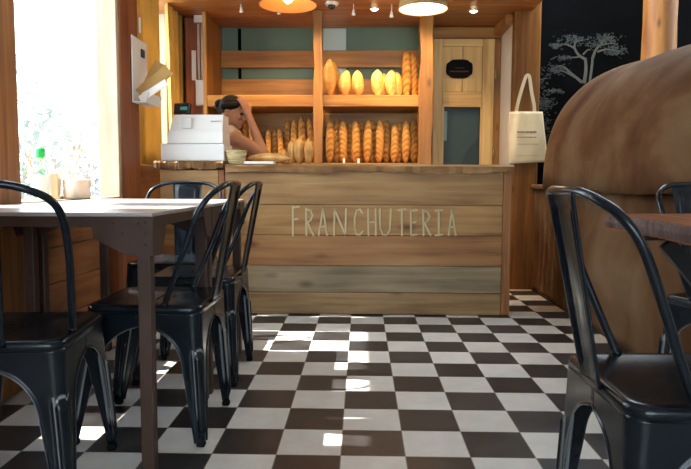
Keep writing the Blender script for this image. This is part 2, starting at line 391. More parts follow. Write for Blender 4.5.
# left wall: boarded below the windows, header above, solid stretch at the near end and behind the counter
mb = MB()
for k in range(4):
    mb.lohi((-1.68, -3.1, .001+k*.175), (XW+.004*(k % 2), 4.069, .172+k*.175), .006)
struct(mb.build('wall_left', M['wall_plank']))
struct(MB().lohi((-1.68, -3.1, 2.80), (XW, 5.8, 3.0), .0).build('wall_left', M['wall_plank']))
struct(MB().lohi((-1.68, -3.1, .70), (XW, 1.96, 2.80), 0).build('wall_left', M['wall_plank']))
struct(MB().lohi((-1.68, 4.07, .001), (XW, 5.8, .95), 0).build('wall_left', M['wall_plank']))
struct(MB().lohi((-1.68, 5.0, .95), (XW, 5.8, 2.80), 0).build('wall_left', M['wall_plank']))
# timber posts of the window wall
struct(MB().box((-1.47, 2.345, 1.5), (.26, .23, 3.0), .03).build('trim_2', M['post_wood']))
struct(MB().box((-1.42, 3.71, 1.5), (.11, .33, 3.0), .03).build('trim_3', M['red_wood']))
struct(MB().box((-1.335, 5.12, 1.075), (.17, .12, 2.15), .015).build('trim_4', M['red_wood']))
def window(name, y0, y1, z0, z1, jm, bars=0):
    w = thing(name, None, None, (-1.57, (y0+y1)/2, z0), kind='structure')
    a, h, t = (y1-y0)/2, z1-z0, (.045 if y1-y0 > .4 else .02)
    for yy in (-a+t/2, a-t/2): MB().box((0, yy, h/2), (.07, t, h), .004).build('window_frame', jm, w)
    for zz in (t/2, h-t/2): MB().box((0, 0, zz), (.07, 2*a-2*t, t), .004).build('window_frame', jm, w)
    for k in range(bars): MB().box((0, 0, h*(k+1)/(bars+1)), (.03, 2*a-2*t, .03), .004).build('window_bar', jm, w)
    MB().box((-.01, 0, h/2), (.004, 2*a-2*t, h-2*t), 0).build('window_pane', M['glass'], w)
    return w
window('window_1', 2.46, 4.05, .70, 2.80, M['pale_wood'])
window('window_2', 1.96, 2.23, .70, 2.80, M['pale_wood'], 0)
window('window_3', 4.07, 5.0, .95, 2.80, M['pale_wood'])
struct(MB().box((-1.42, 3.522, 1.745), (.115, .04, 2.04), .004).build('trim_5', M['pale_wood']))
struct(MB().lohi((-1.53, 2.465, .715), (-1.362, 3.50, .758), .004).build('trim_6', M['pale_wood']))
# far wall: teal behind the bread, black beside the oven; cream return wall; right and front walls
struct(MB().lohi((-1.6, 5.42, 0), (.60, 5.62, 3.0), 0).build('wall_back', M['teal']))
struct(MB().lohi((.60, 5.62, 0), (1.3, 5.72, 3.0), 0).build('wall_back', M['teal']))
struct(MB().lohi((1.28, 5.70, 0), (3.6, 5.82, 3.0), 0).build('wall_back', M['black_wall']))
struct(MB().lohi((1.175, 5.0, .001), (1.26, 5.62, 2.15), .003).build('wall_right', M['cream']))
struct(MB().lohi((3.45, -3.1, 0), (3.6, 5.8, 3.0), 0).build('wall_right', M['plaster']))
mb = MB()   # front of the shop: piers and header around a wide glazed opening behind the camera
mb.lohi((-1.68, -3.2, 0), (-1.2, -3.06, 3.0), 0); mb.lohi((1.7, -3.2, 0), (3.6, -3.06, 3.0), 0)
mb.lohi((-1.2, -3.2, 2.45), (1.7, -3.06, 3.0), 0); mb.lohi((-1.2, -3.2, 0), (1.7, -3.06, .55), 0)
struct(mb.build('wall_front', M['plaster']))
w = thing('window_4', None, None, (.25, -3.13, .55), kind='structure')
for xx in (-1.42, 0, 1.42): MB().box((xx, 0, .95), (.06, .06, 1.9), .004).build('window_frame', M['post_wood'], w)
for xx in (-.71, .71): MB().box((xx, 0, .95), (1.35, .006, 1.9), 0).build('window_pane', M['glass'], w)
# corner post where the bag hangs
struct(MB().box((1.268, 4.96, 1.5), (.205, .08, 3.0), .012).build('trim_7', wood('corner_post', (.085, .028, .005), (.17, .064, .011), (.26, .11, .024), 'z', .5, knots=.5, spec=.2)))
struct(MB().lohi((1.11, 5.0, 2.07), (1.174, 5.39, 2.148), .004).build('trim_8', M['ceiling_wood']))
struct(MB().lohi((-30, -20, -.3), (-1.75, 40, -.12), 0).build('ground', M['ground']))
# bushes outside the window
def bush(cx, cy, h, r, label):
    mb = MB(); rnd = random.Random(int(cx*100+cy*10))
    for k in range(700):
        a = rnd.uniform(0, 2*PI); ph = math.acos(rnd.uniform(-1, 1)); rr = r*rnd.uniform(.45, 1)
        c = Vector((rr*math.sin(ph)*math.cos(a), rr*math.sin(ph)*math.sin(a), h/2+h/2*rr/r*math.cos(ph)))
        s = rnd.uniform(.04, .09); E_ = Euler((rnd.uniform(0, 6), rnd.uniform(0, 6), rnd.uniform(0, 6))).to_matrix()
        mb.add([c+E_ @ Vector(p) for p in ((-s, 0, 0), (0, -s*.45, .01), (s, 0, 0), (0, s*.45, .01))], [[0, 1, 2, 3]])
    t = thing('bush', label, 'bush', (cx, cy, -.12), group=None)
    f = mb.build('foliage', M['leaf'], t, solid=.002)
    st = MB()
    for k in range(5):
        a = k*1.3; st.tube([(0, 0, 0), (.1*math.cos(a), .1*math.sin(a), h*.3), (r*.5*math.cos(a), r*.5*math.sin(a), h*.7)], [.03, .02, .008], 6)
    st.build('stem', M['post_wood'], t)
bush(-4.4, 8.9, 2.2, .9, 'pale washed-out bush outside the window, nearest the dark red post')
bush(-6.2, 11.2, 3.2, 1.1, 'tall sunlit bush outside the window, middle of the three')
bush(-5.9, 7.9, 2.6, .6, 'sunlit bush outside the window, behind the green-capped bottle')

# ------------------------------------------------------------------ counter
YC = 3.93
def zc(py): return P(300, py, YC).z
cx1 = P(510, 240, YC).x
ct = thing('counter', 'long counter clad in five weathered planks with carved pale lettering', 'counter', (0, YC, 0))
cl = -.86
rows = [(171.5, 204.4), (204.9, 234.7), (235.2, 265.2), (265.7, 291.8), (292.3, 314)]
for i, (a, b_) in enumerate(rows):
    z1 = zc(a); z0 = max(zc(b_), .004)
    o = MB().lohi((cl, 0, z0), (cx1-.05, .025, z1), .003).build('plank', M['plank'][i], ct)
    if i == 3: o['label'] = 'greyish weathered plank'
MB().lohi((cl, .026, .004), (cx1-.03, .40, .90), .002).build('body', M['orange_wood'], ct)
MB().lohi((cx1-.048, -.012, .004), (cx1+.004, .06, zc(170)), .008).build('end_post', M['post_wood'], ct)
MB().lohi((cl-.035, -.01, .004), (cl, .06, zc(170)), .006).build('end_post', M['red_wood'], ct)
# live-edge slab
def slab_mesh(x0, x1, ztop, th, y0, y1, seed):
    rnd = random.Random(seed); n = 40
    off = [.010*math.sin(i*.55+seed)+rnd.uniform(-.006, .006) for i in range(n+1)]; lo = [rnd.uniform(-.006, .006)+.006*math.sin(i*.37) for i in range(n+1)]
    vs = []; fs = []
    for i in range(n+1):
        x = x0+(x1-x0)*i/n
        vs += [(x, y0+off[i]+.012, ztop), (x, y0+off[i], ztop-.012), (x, y0+off[i]+.008, ztop-th+lo[i]), (x, y1, ztop-th), (x, y1, ztop)]
    for i in range(n):
        for k in range(5): fs.append([i*5+k, i*5+(k+1) % 5, (i+1)*5+(k+1) % 5, (i+1)*5+k])
    fs += [[0, 1, 2, 3, 4], [n*5+k for k in (4, 3, 2, 1, 0)]]
    return MB().add(vs, fs, False)
ZT = zc(164.3)
slab_mesh(cl+.01, cx1+.01, ZT, .052, -.035, .44, 3).build('worktop', M['slab'], ct)
# carved lettering, one narrow capital after another
def zx(z): return 280+z/3.637
def zy(z): return 195+z/3.637
LET = {'F': [[(0, 0), (0, 1)], [(0, .04), (1, 0)], [(0, .45), (.8, .43)]],
       'R': [[(0, 0), (.05, 1)], [(0, .02), (.6, .06), (.9, .25), (.6, .45), (.05, .52)], [(.2, .52), (1, 1)]],
       'A': [[(0, 1), (.5, 0), (1, 1)], [(.18, .68), (.85, .66)]],
       'N': [[(0, 1), (.05, 0), (.93, 1), (1, 0)]],
       'C': [[(1, .14), (.7, 0), (.3, .05), (.05, .35), (.05, .7), (.3, .97), (.65, 1), (1, .86)]],
       'H': [[(0, 0), (.05, 1)], [(.95, 0), (1, 1)], [(.03, .5), (.97, .48)]],
       'U': [[(0, 0), (.02, .75), (.25, .98), (.6, 1), (.9, .8), (1, 0)]],
       'T': [[(0, .03), (1, 0)], [(.5, 0), (.52, 1)]],
       'E': [[(1, 0), (0, .03), (.05, 1), (1, .98)], [(.03, .5), (.8, .48)]],
       'I': [[(0, .02), (1, 0)], [(.5, 0), (.5, 1)], [(0, 1), (1, .98)]]}
def letter(ch, px0, px1, py0, py1, Y, parent, mat, wpx, name='carved_letter', depth=.004):
    mb = MB()
    for st in LET[ch]:
        pts = [P(px0+(px1-px0)*a, py0+(py1-py0)*b, Y) for a, b in st]
        pts = [p-Vector((0, Y, 0))+Vector((0, -.0015, 0)) for p in pts]
        for a, b in zip(pts[:-1], pts[1:]):
            d = (b-a); L = d.length; ang = math.atan2(d.z, d.x)
            mb.box((a+b)/2, (L+wpx, depth, wpx), .001, rot=(0, -ang, 0))
    return mb.build(name, mat, parent)
for ch, a, b, t in (('F', 47, 68, 42), ('R', 95, 122, 50), ('A', 141, 172, 50), ('N', 197, 241, 52), ('C', 270, 300, 52), ('H', 321, 349, 52), ('U', 364, 404, 52),
                    ('T', 431, 456, 52), ('E', 476, 497, 55), ('R', 521, 547, 55), ('I', 566, 589, 55), ('A', 613, 639, 55)):
    letter(ch, zx(a), zx(b), zy(t), zy(146), YC, ct, M['carved'], .012)
# left stretch of the counter that carries the register
lc = thing('counter', 'short counter section under the white register, with a higher dark top', 'counter', (0, YC, 0))
xl = P(156, 200, YC).x
for a, b_, i in ((.70, .915, 1), (.47, .698, 0), (.24, .468, 2), (.004, .238, 4)):
    MB().lohi((xl+.03, .0, a), (cl-.04, .025, b_), .003).build('plank', M['plank'][i], lc)
MB().lohi((xl+.03, .026, .004), (cl-.04, .42, .915), .002).build('body', M['orange_wood'], lc)
ZL = P(200, 160.8, 3.9).z
slab_mesh(xl, cl-.002, ZL, .05, -.04, .46, 9).build('worktop', M['slab'], lc)

# ------------------------------------------------------------------ bread shelf
YS = 4.88
bs = thing('bread_shelf', 'orange wooden bread rack of two bays with slatted back', 'shelf', (0, YS, 0))
xs0 = P(207, 90, YS).x; xm = P(318, 90, YS).x; xr = P(426, 90, YS).x
zu1, zu0 = P(318, 95, YS).z, P(318, 106.5, YS).z
zb = P(318, 163, YS).z
MB().lohi((xs0-.03, 0, .004), (xs0, .58, 2.145), .004).build('side_panel', M['orange_wood_z'], bs)
for xc, wd in ((xm, .066), (xr, .10)):
    mb = MB(); rnd = random.Random(int(wd*1000)); rings = []
    n = 16
    for i in range(n+1):
        z = .004+(2.141)*i/n; o1 = rnd.uniform(-.006, .006); w_ = wd/2+rnd.uniform(-.005, .005)
        rings.append([(xc+o1+sx*w_, sy, z) for sx, sy in ((-1, -.02), (1, -.02), (1, .07), (-1, .07))])
    vs = [p for r in rings for p in r]; fs = []
    for i in range(n):
        for k in range(4): fs.append([i*4+k, i*4+(k+1) % 4, i*4+4+(k+1) % 4, i*4+4+k])
    fs += [[3, 2, 1, 0], [n*4+k for k in range(4)]]
    mb.add(vs, fs).build('post', M['orange_wood_z'], bs)
    MB().lohi((xc-.012, .071, zb), (xc+.012, .50, 2.145), .002).build('divider', M['orange_wood_y'], bs) if xc == xr else None
for xa, xb in ((xs0+.001, xm-.03), (xm+.03, xr-.045)):
    MB().lohi((xa, 0, zu0), (xb, .44, zu1), .004).build('shelf_board', M['orange_wood'], bs)
MB().lohi((xs0+.001, .002, zb-.05), (xr-.045, .48, zb), .004).build('bottom_board', M['orange_wood'], bs)
MB().lohi((xs0+.001, .03, .004), (xr-.045, .06, zb-.052), .004).build('front_panel', M['orange_wood'], bs)
YB = 5.37
for a, b_ in ((50.5, 67.5), (79, 95.5), (112, 137)):
    z1, z0 = P(300, a, YB).z, P(300, b_, YB).z
    MB().lohi((xs0+.001, YB-YS, z0), (xr+.03, YB-YS+.025, z1), .004).build('back_slat', M['orange_wood'], bs)
MB().lohi((xs0+.001, YB-YS, zb), (xr+.03, YB-YS+.025, P(300, 138.5, YB).z), .003).build('back_panel', M['orange_wood'], bs)
# pale painted stretch and dark stud on the teal wall behind
pw = MB().lohi((P(323, 60, 5.4).x, 5.408, 1.25), (P(346, 60, 5.4).x, 5.419, 2.14), .002).build('trim_9', M['pale_teal']); struct(pw)
pw = MB().lohi((P(238, 60, 5.4).x, 5.404, 1.0), (P(241, 60, 5.4).x, 5.419, 2.14), .002).build('trim_10', M['black_wall']); struct(pw)

# ------------------------------------------------------------------ cabinet door with sign
YD = 5.40
dr = thing('door_1', None, None, (0, YD, 0), kind='structure')
dx0, dx1 = P(433, 90, YD).x, P(494, 90, YD).x
def dz(py): return P(460, py, YD).z
T_, gl, gr = dz(38.5), P(443.5, 130, YD).x, P(480, 130, YD).x
MB().lohi((dx0, 0, .004), (gl-.012, .04, T_), .005).build('stile', M['pine'], dr)
MB().lohi((gr+.012, 0, .004), (dx1, .04, T_), .005).build('stile', M['pine'], dr)
for a, b_ in ((38.5, 46.5), (91.5, 105)):
    MB().lohi((gl-.011, .001, dz(b_)), (gr+.011, .04, dz(a)), .005).build('rail', M['pine_x'], dr)
MB().lohi((gl-.011, .001, .004), (gr+.011, .04, dz(172)), .005).build('rail', M['pine_x'], dr)
xm_ = (gl+gr)/2
for a, b_ in ((gl-.011, xm_-.002), (xm_+.002, gr+.011)):
    MB().lohi((a, .014, dz(91.6)), (b_, .032, dz(46.4)), .003).build('panel_board', M['pine'], dr)
for a, b_, c, d in ((gl-.014, gl+.002, dz(172), dz(105)), (gr-.002, gr+.014, dz(172), dz(105))):
    MB().lohi((a, -.006, c), (b_, .006, d), .003).build('bead', M['pine'], dr)
MB().lohi((gl-.014, -.006, dz(107)), (gr+.014, .006, dz(105)), .003).build('bead', M['pine_x'], dr)
MB().lohi((gl-.005, .018, dz(172)), (gr+.005, .022, dz(105)), 0).build('pane', M['dark_glass'], dr)
MB().lohi((gl-.02, .10, dz(174)), (gr+.02, .11, dz(103)), 0).build('backing', plain('reflection_blue', (.10, .135, .15), .7), dr)  # blue-grey colour stands in for the reflection in the door glass
MB().lohi((P(437.5, 120, YD+.09).x, .085, dz(140)), (P(447, 120, YD+.09).x, .09, dz(110)), .002).build('reflection_card', plain('reflection_pale', (.5, .55, .52), .7), dr)  # added pale strip imitating the window's reflection in the glass
for py in (74, 153): MB().tube([(dx1+.008, -.006, dz(py+5)), (dx1+.008, -.006, dz(py-5))], .008, 8).build('hinge', M['brass'], dr)
struct(MB().lohi((P(432.5, 40, YD).x, YD-.01, T_+.004), (1.173, YD+.05, 2.148), .004).build('trim_11', M['orange_wood']))
struct(MB().lohi((dx1+.003, YD+.01, .004), (1.174, YD+.05, T_), .0).build('trim_12', M['orange_wood_z'])) if dx1 < 1.165 else None
sg = thing('plaque', 'black scalloped plaque with faint lettering on the pale cabinet door', 'sign', tuple(P(459.3, 69, YD)+Vector((0, -.001, 0))))
a_, b_ = .112, .078
out = []
for k in range(64):
    q = 2*PI*k/64; c, s_ = math.cos(q), math.sin(q)
    e_ = (abs(c)**3.2+abs(s_)**3.2)**(-1/3.2); e_ *= 1-.07*math.exp(-((abs(abs(math.atan2(s_, c))-PI/2)-PI/4)/.16)**2)
    out.append((a_*c*e_, b_*s_*e_))
RX = Matrix.Rotation(PI/2, 4, 'X')
MB().prism(out, .010, RX).build('board', plain('plaque_black', (.006, .006, .007), .8, spec=.1), sg)
mb = MB(); rnd = random.Random(4)
for row, (zz, xa, xb) in enumerate(((.008, -.03, .035), (-.022, -.078, .082))):
    x = xa
    while x < xb:
        w_ = rnd.uniform(.005, .011); mb.box((x, -.0105, zz+rnd.uniform(-.002, .002)), (w_, .002, .006 if row == 0 else .011), 0); x += w_+.005
mb.build('lettering', plain('plaque_ink', (.13, .045, .035), .8), sg)

# ------------------------------------------------------------------ bread
def loaf_mesh(name, L, R, mat, kind, seed):
    rnd = random.Random(seed); nz, na = 44, 18; vs = []; sc = []
    pitch = rnd.uniform(.042, .055); ph = rnd.uniform(0, 1); bend = rnd.uniform(-.012, .012); lean = rnd.uniform(-.7, .7)
    sgn = 1 if rnd.random() < .7 else 1
    for i in range(nz+1):
        t = i/nz
        if kind == 'baguette': r = R*(min(1, math.sqrt(max(1-abs(2*t-1)**3.2, 0))*1.02))
        else: r = R*max(1-abs(2*t-1)**2.2, 0)**.72
        r = max(r, .0015)*(1+.05*math.sin(9*t+seed)+rnd.uniform(-.01, .01)*0)
        for k in range(na):
            q = 2*PI*k/na; z = t*L
            if kind == 'baguette':
                w_ = ((z/pitch+ph+sgn*math.sin(q+lean)*.9) % 1); s_ = sm(.0, .25, w_)*(1-sm(.45, .8, w_))
                s_ *= sm(-.4, .3, math.sin(-q))
                s_ *= sm(.02, .12, t)*(1-sm(.88, .98, t))
            else:
                s_ = math.exp(-((math.sin(q+PI/2+lean*.4)*1.2-.6*(t-.5))/.20)**2)*(1 if math.sin(-q) > 0 else 0)*sm(.1, .25, t)*(1-sm(.75, .9, t))
            rr = r*(1+.13*s_)
            vs.append((rr*math.cos(q)+bend*math.sin(PI*t), rr*math.sin(q)*.92, z)); sc.append(s_)
    fs = [[i*na+k, i*na+(k+1) % na, (i+1)*na+(k+1) % na, (i+1)*na+k] for i in range(nz) for k in range(na)]
    fs += [list(range(na))[::-1], [nz*na+k for k in range(na)]]
    me = MB().add(vs, fs, True).mesh(name, mat)
    at = me.attributes.new('score', 'FLOAT', 'POINT'); at.data.foreach_set('value', sc)
    return me
BAG = [loaf_mesh('baguette', .385+.012*(i % 3), .029+.0015*(i % 3), M['baguette'], 'baguette', 10+i) for i in range(6)]
BAT = [loaf_mesh('loaf', .205, .049, M['batard'], 'batard', 30+i) for i in range(4)]
BIG = loaf_mesh('loaf', .30, .056, M['batard'], 'batard', 41)
STK = [loaf_mesh('loaf', .20, .036, M['batard'], 'batard', 50+i) for i in range(3)]
def put(me, name, x, y, z, label, cat, group, tilt=0, side=0, rz=0, s=1.0, w=1.0):
    o = bpy.data.objects.new(name, me); C.objects.link(o); o.location = (x, y, z); o.rotation_euler = (tilt, side, rz)
    o.scale = (s*w, s*w, s)
    return tag(o, label, cat, group)
ORD = ['first', 'second', 'third', 'fourth', 'fifth', 'sixth', 'seventh', 'eighth', 'ninth', 'tenth', 'eleventh', 'twelfth', 'thirteenth', 'fourteenth']
lowr = [(329.5, 118, 5.0), (337, 119, 5.12), (343, 120, 5.01), (350.2, 119.5, 5.09), (355.5, 121, 5.17), (361, 120, 5.01), (367, 118, 5.13), (372.5, 121, 5.0), (379, 119, 5.09), (386.5, 118, 5.0), (394, 125, 5.085), (398.8, 121, 5.17), (405.8, 119, 5.03), (414, 121, 5.04)]
for i, (px, py, Y) in enumerate(lowr):
    Y = (5.0, 5.115)[i % 2]; x = P(px, 140, Y).x
    me = BAG[(i*5) % 6]
    L = .39; h = P(px, py, Y).z-zb
    put(me, 'baguette', x, Y, zb+.002, 'scored baguette standing upright in the lower right bay, %s from the left' % ORD[i], 'bread', 'baguettes in the lower right bay', -.10, 0, random.uniform(-.3, .3), h/L*.98, 1.22)
for i, (px, Y) in enumerate(((286, 5.18), (293, 5.05), (301.5, 5.05), (310, 5.06), (268, 5.06), (274, 5.18), (280, 5.06), (244, 5.17), (252.5, 5.06))):
    short = i in (4, 5, 6)
    lab = ['dark baguette standing in the lower left bay, behind the pale loaves at their left end', 'tall baguette in the lower left bay, third from the middle post', 'tall baguette in the lower left bay, second from the middle post',
           'tall baguette in the lower left bay, right beside the middle post', 'short baguette in the lower left bay, just right of the raised elbow', 'short baguette in the lower left bay, second right of the raised elbow', 'short baguette in the lower left bay, third right of the raised elbow',
           'baguette in the lower left bay, seen just behind the raised forearm', 'baguette in the lower left bay, seen between face and forearm'][i]
    put(BAG[(i*2+1) % 6], 'baguette', P(px, 140, Y).x, Y, zb+.002, lab, 'bread', 'baguettes in the lower left bay', -.10, 0, random.uniform(-.4, .4), .72 if short else .93)
up = [(333.2, 5.17, 'big', 'tall pale loaf leaning at the back left of the upper right shelf'), (330.5, 5.0, 'big2', 'largest pale loaf at the left end of the upper right shelf'), (345.5, 5.0, 0, 'short pale loaf, second along the upper right shelf'), (359, 5.0, 1, 'short pale loaf, third along the upper right shelf'),
      (378, 4.97, 2, 'pale loaf at the left of the cluster on the upper right shelf'), (383, 5.12, 3, 'pale loaf standing behind the cluster on the upper right shelf'), (392, 5.0, 0, 'plump pale loaf at the front of the cluster on the upper right shelf'), (397, 5.10, 1, 'browner loaf at the right of the cluster, beside the tall baguettes')]
for px, Y, k, lab in up:
    me = BIG if isinstance(k, str) else BAT[k]
    put(me, 'loaf', P(px, 80, Y).x, Y, zu1+.004, lab, 'bread', 'loaves on the upper right shelf', -.08, {345.5: .03, 359: -.08, 378.5: .05, 330.5: -.04}.get(px, 0), random.uniform(-.3, .3), {'big': 1.03, 'big2': 1.0}.get(k, 1.02))
for i, (px, Y, lab) in enumerate(((406.2, 5.16, 'tall dark seeded baguette on the upper right shelf, left one of the pair'), (414.8, 5.22, 'tall dark seeded baguette on the upper right shelf, right one of the pair'))):
    put(BAG[i*2], 'baguette', P(px, 80, Y).x, Y, zu1+.003, lab, 'bread', 'baguettes on the upper right shelf', -.08, 0, 1.0*i, 1.04-.09*i, 1.22)
for i, (px, py, Y, lab) in enumerate(((291, 141, 4.28, 'pale loaf standing on the counter, left of the pointed three'), (300, 137, 4.25, 'pale loaf standing on the counter, middle and tallest of the pointed three'), (308.5, 139, 4.25, 'pale loaf standing on the counter, beside the middle post'))):
    put(STK[i], 'loaf', P(px, 150, Y).x, Y, ZT+.002, lab, 'bread', 'loaves on the counter', -.06, 0, .3*i, (P(px, py, Y).z-ZT)/.20)
put(BAT[2], 'loaf', P(284, 150, 4.32).x, 4.32, ZT+.002, 'stubby pale loaf on the counter behind the lying loaf', 'bread', 'loaves on the counter', -.06, 0, .5, .55)
p0, p1 = P(247, 155, 4.10), P(290.5, 155, 4.10)
o = put(loaf_mesh('loaf', .30, .034, M['batard'], 'batard', 77), 'loaf', p0.x, 4.10, ZT+.040, 'long pale loaf lying on its side across the counter', 'bread', 'loaves on the counter', 0, PI/2, 0, (p1.x-p0.x)/.30)
for px in (344, 358.5):
    c = P(px, 161, 4.93); tag(MB().box((0, 0, .018), (.016, .003, .036), .001).build('price_card', M['white_paper'], loc=(c.x, 4.915, zb+.001)), 'small white price card at the foot of the baguettes, %s' % ('left one' if px == 344 else 'right one'), 'price card', 'price cards')
for px0, px1, lab in ((372, 396, 'grey paper sheet under the loaf cluster'), (397, 418, 'grey paper sheet under the two tall baguettes')):
    tag(MB().lohi((P(px0, 95, 5).x, 4.90, zu1+.0006), (P(px1, 95, 5).x, 5.15, zu1+.002), 0).build('paper_sheet', M['white_paper']), lab+' on the upper shelf', 'paper')

# ------------------------------------------------------------------ counter clutter
Yr = 3.96
rg = thing('cash_register', 'white cash register with a small black display on the left counter', 'cash register', (P(192.5, 160, Yr).x, Yr, ZL))
hw = (P(224.5, 150, Yr).x-P(161, 150, Yr).x)/2
zr = lambda py: P(195, py, Yr).z-ZL
MB().lohi((-hw, 0, .002), (hw, .25, zr(143.5)), .006).build('drawer', M['white_plastic'], rg)
yy = [0.01, .38]; x0r, x1r = P(167, 140, Yr).x-rg.location.x, P(221.5, 140, Yr).x-rg.location.x
def wedge(x0, x1, x0t, x1t, z0, z1, y0, y0t, y1):
    return MB().add([(x0, y0, z0), (x1, y0, z0), (x1, y1, z0), (x0, y1, z0), (x0t, y0t, z1), (x1t, y0t, z1), (x1t, y1, z1), (x0t, y1, z1)],
                    [[3, 2, 1, 0], [4, 5, 6, 7], [0, 1, 5, 4], [1, 2, 6, 5], [2, 3, 7, 6], [3, 0, 4, 7]])
wedge(x0r-.005, x1r+.004, x0r+.002, x1r+.001, zr(142.9), zr(131), .012, .03, .24).build('keyboard_housing', M['white_plastic'], rg)
wedge(x0r+.004, x1r-.002, x0r+.025, x1r-.004, zr(130.9), zr(113.5), .034, .07, .23).build('printer_housing', M['white_plastic'], rg)
MB().lohi((x0r+.09, .026, zr(128)), (x0r+.15, .07, zr(117)), .004).build('printer_lid', plain('offwhite_plastic', (.62, .62, .60), .4), rg)
lx = P(173.5, 110, Yr).x-rg.location.x
MB().box((lx+.02, .17, zr(111.5)), (.03, .03, .07), .004).build('stalk', M['white_plastic'], rg)
d_ = MB().box((lx+.01, .17, zr(106)), (.115, .03, .075), .005, rot=(-.2, 0, -.25)).build('display', M['black_plastic'], rg)
MB().box((lx+.022, .152, zr(105.5)), (.05, .004, .022), .001, rot=(-.2, 0, -.25)).build('screen', M['screen'], d_)
mb = MB(); rnd = random.Random(8)
for k in range(8): mb.box((x1r-.075+k*.009, .048, zr(120.5)), (.006, .004, .007), 0)
mb.build('lettering', plain('grey_ink', (.35, .35, .35), .8), rg)
bk = thing('basket', 'small round straw basket beside the white register', 'basket', tuple(P(236.5, 160, 4.0)))
bk.location.z = ZT
mb = MB()
for k in range(6):
    rr = .045+.003*k; mb.tube([(rr*math.cos(q*PI/10), rr*math.sin(q*PI/10), .009+k*.0145) for q in range(20)], .0085, 8, closed=True)
mb.build('wall', M['straw'], bk)
MB().lathe([(.001, .003), (.047, .003), (.047, .008), (.001, .008)], 20).build('base', M['straw'], bk)
tag(MB().lohi((P(245, 160, 3.97).x, 3.93, ZT+.001), (P(274.5, 160, 3.97).x, 4.03, ZT+.018), .003).build('tray', M['white_paper']), 'small white tray at the front edge of the counter', 'tray')

# ------------------------------------------------------------------ pendants, spots, ceiling bits
def pt(parent, loc, power, col, rad=.03):
    d = bpy.data.lights.new('lamp_light', 'POINT'); d.energy = power; d.color = col; d.shadow_soft_size = rad
    o = bpy.data.objects.new('lamp_light', d); C.objects.link(o); o.location = loc; o.parent = parent
WARM = (1, .64, .28)
c = P(288, 5, 4.0)
pl = thing('pendant_lamp', 'copper cone pendant lamp with bare bulb over the counter', 'lamp', tuple(c))
prof = [(.178, -.0), (.174, .006), (.12, .045), (.06, .085), (.03, .11), (.028, .16)]
MB().lathe([(.180, -.003)]+prof[:0]+[(.181, .003), (.124, .050), (.064, .092), (.036, .115), (.033, .165), (.0, .168)], 40, close=False).build('shade', M['copper'], pl)
MB().lathe([(.178, -.002), (.121, .044), (.060, .085), (.030, .110), (.0, .112)], 40, close=False).build('shade_lining', M['copper_in'], pl)
MB().sphere((0, 0, .045), .032, (1, 1, 1.15)).build('bulb', M['bulb'], pl)
MB().tube([(0, 0, .16), (0, 0, 3.0-c.z)], .004, 8).build('cord', M['black_plastic'], pl)
pt(pl, (0, 0, -.02), 1.1, WARM, .035)
c = P(423, 9, 4.2)
pr = thing('pendant_lamp', 'woven drum pendant lamp with bright white diffuser', 'lamp', tuple(c))
MB().lathe([(.160, -.004), (.162, .0), (.142, .12), (.14, .16), (.136, .16), (.138, .12), (.156, .0), (.156, -.004), (.160, -.004)], 40, close=False).build('shade', M['wicker'], pr)
MB().lathe([(.001, .0), (.155, .002), (.155, .006), (.001, .006)], 40).build('diffuser', M['diffuser'], pr)
MB().lathe([(.001, .158), (.137, .158), (.137, .162), (.001, .162)], 24).build('top_plate', M['wicker'], pr)
MB().tube([(0, 0, .16), (0, 0, 3.0-c.z)], .004, 8).build('cord', M['black_plastic'], pr)
pt(pr, (0, 0, -.06), 9, (1, .80, .55), .12)
for i, (px, py) in enumerate(((241, 11), (279, 13), (353.5, 14), (391.5, 16))):
    Y = 4.72; q = P(px, py, Y)
    t = thing('spotlight', 'small white ceiling spotlight on a thin stem, %s from the left' % ORD[i], 'spotlight', (q.x, Y, 2.15), group='stem spotlights')
    MB().tube([(0, 0, 0), (0, 0, q.z-2.15+.03)], .004, 8).build('stem', M['white_plastic'], t)
    MB().lathe([(.001, 0), (.009, 0), (.010, .02), (.017, .034), (.015, .038), (.001, .038)], 16, M=Matrix.Translation((0, 0, q.z-2.15+.03)) @ Euler((PI+.5, 0, 0)).to_matrix().to_4x4()).build('head', M['white_plastic'], t)
for i, px in enumerate((374.5, 473.5)):
    py = 8.5 if i == 0 else 10.5
    q = P(px, py, 4.6); Y = 4.6*(2.15-CAM_H)/(q.z-CAM_H); x = P(px, py, Y).x
    t = thing('recessed_light', 'glowing recessed ceiling light, %s' % ('left of the white pendant' if i == 0 else 'above the pale cabinet door'), 'ceiling light', (x, Y, 2.15), group='recessed lights')
    MB().lathe([(.030, -.006), (.042, -.004), (.042, -.0005), (.030, -.0005)], 24, close=False).build('trim_ring', M['silver'], t)
    MB().sphere((0, 0, -.004), .027, (1, 1, .5)).build('bulb', M['spot_glow'], t)
def spot(loc, to, power, size=1.5, col=WARM):
    d = bpy.data.lights.new('spot_light', 'SPOT'); d.energy = power; d.color = col; d.spot_size = size; d.spot_blend = .6; d.shadow_soft_size = .03
    o = bpy.data.objects.new('spot_light', d); C.objects.link(o); o.location = loc
    o.rotation_euler = (Vector(to)-Vector(loc)).to_track_quat('-Z', 'Y').to_euler()
for px, tx in ((241, -.7), (279, -.45), (353.5, .05), (391.5, .3)):
    q = P(px, 14, 4.72); spot((q.x, 4.76, q.z-.04), (tx, 4.96, 1.44), 34, 1.1)
for x in (-.85, -.25, .35):      # added unseen spots above the frame, extra warm light for the service area
    spot((x, 4.36, 2.12), (x+.03, 4.98, 1.15), 27, 1.6)
for px in (374.5, 473.5):
    q = P(px, 9, 4.7); spot((q.x, 4.64, 2.13), (q.x-.02, 4.60, 0), 14, 1.4)
q = P(332, 6, 4.72)
sm_ = thing('smoke_detector', 'round white and black ceiling detector left of the middle post top', 'detector', (q.x, 4.68, 2.15))
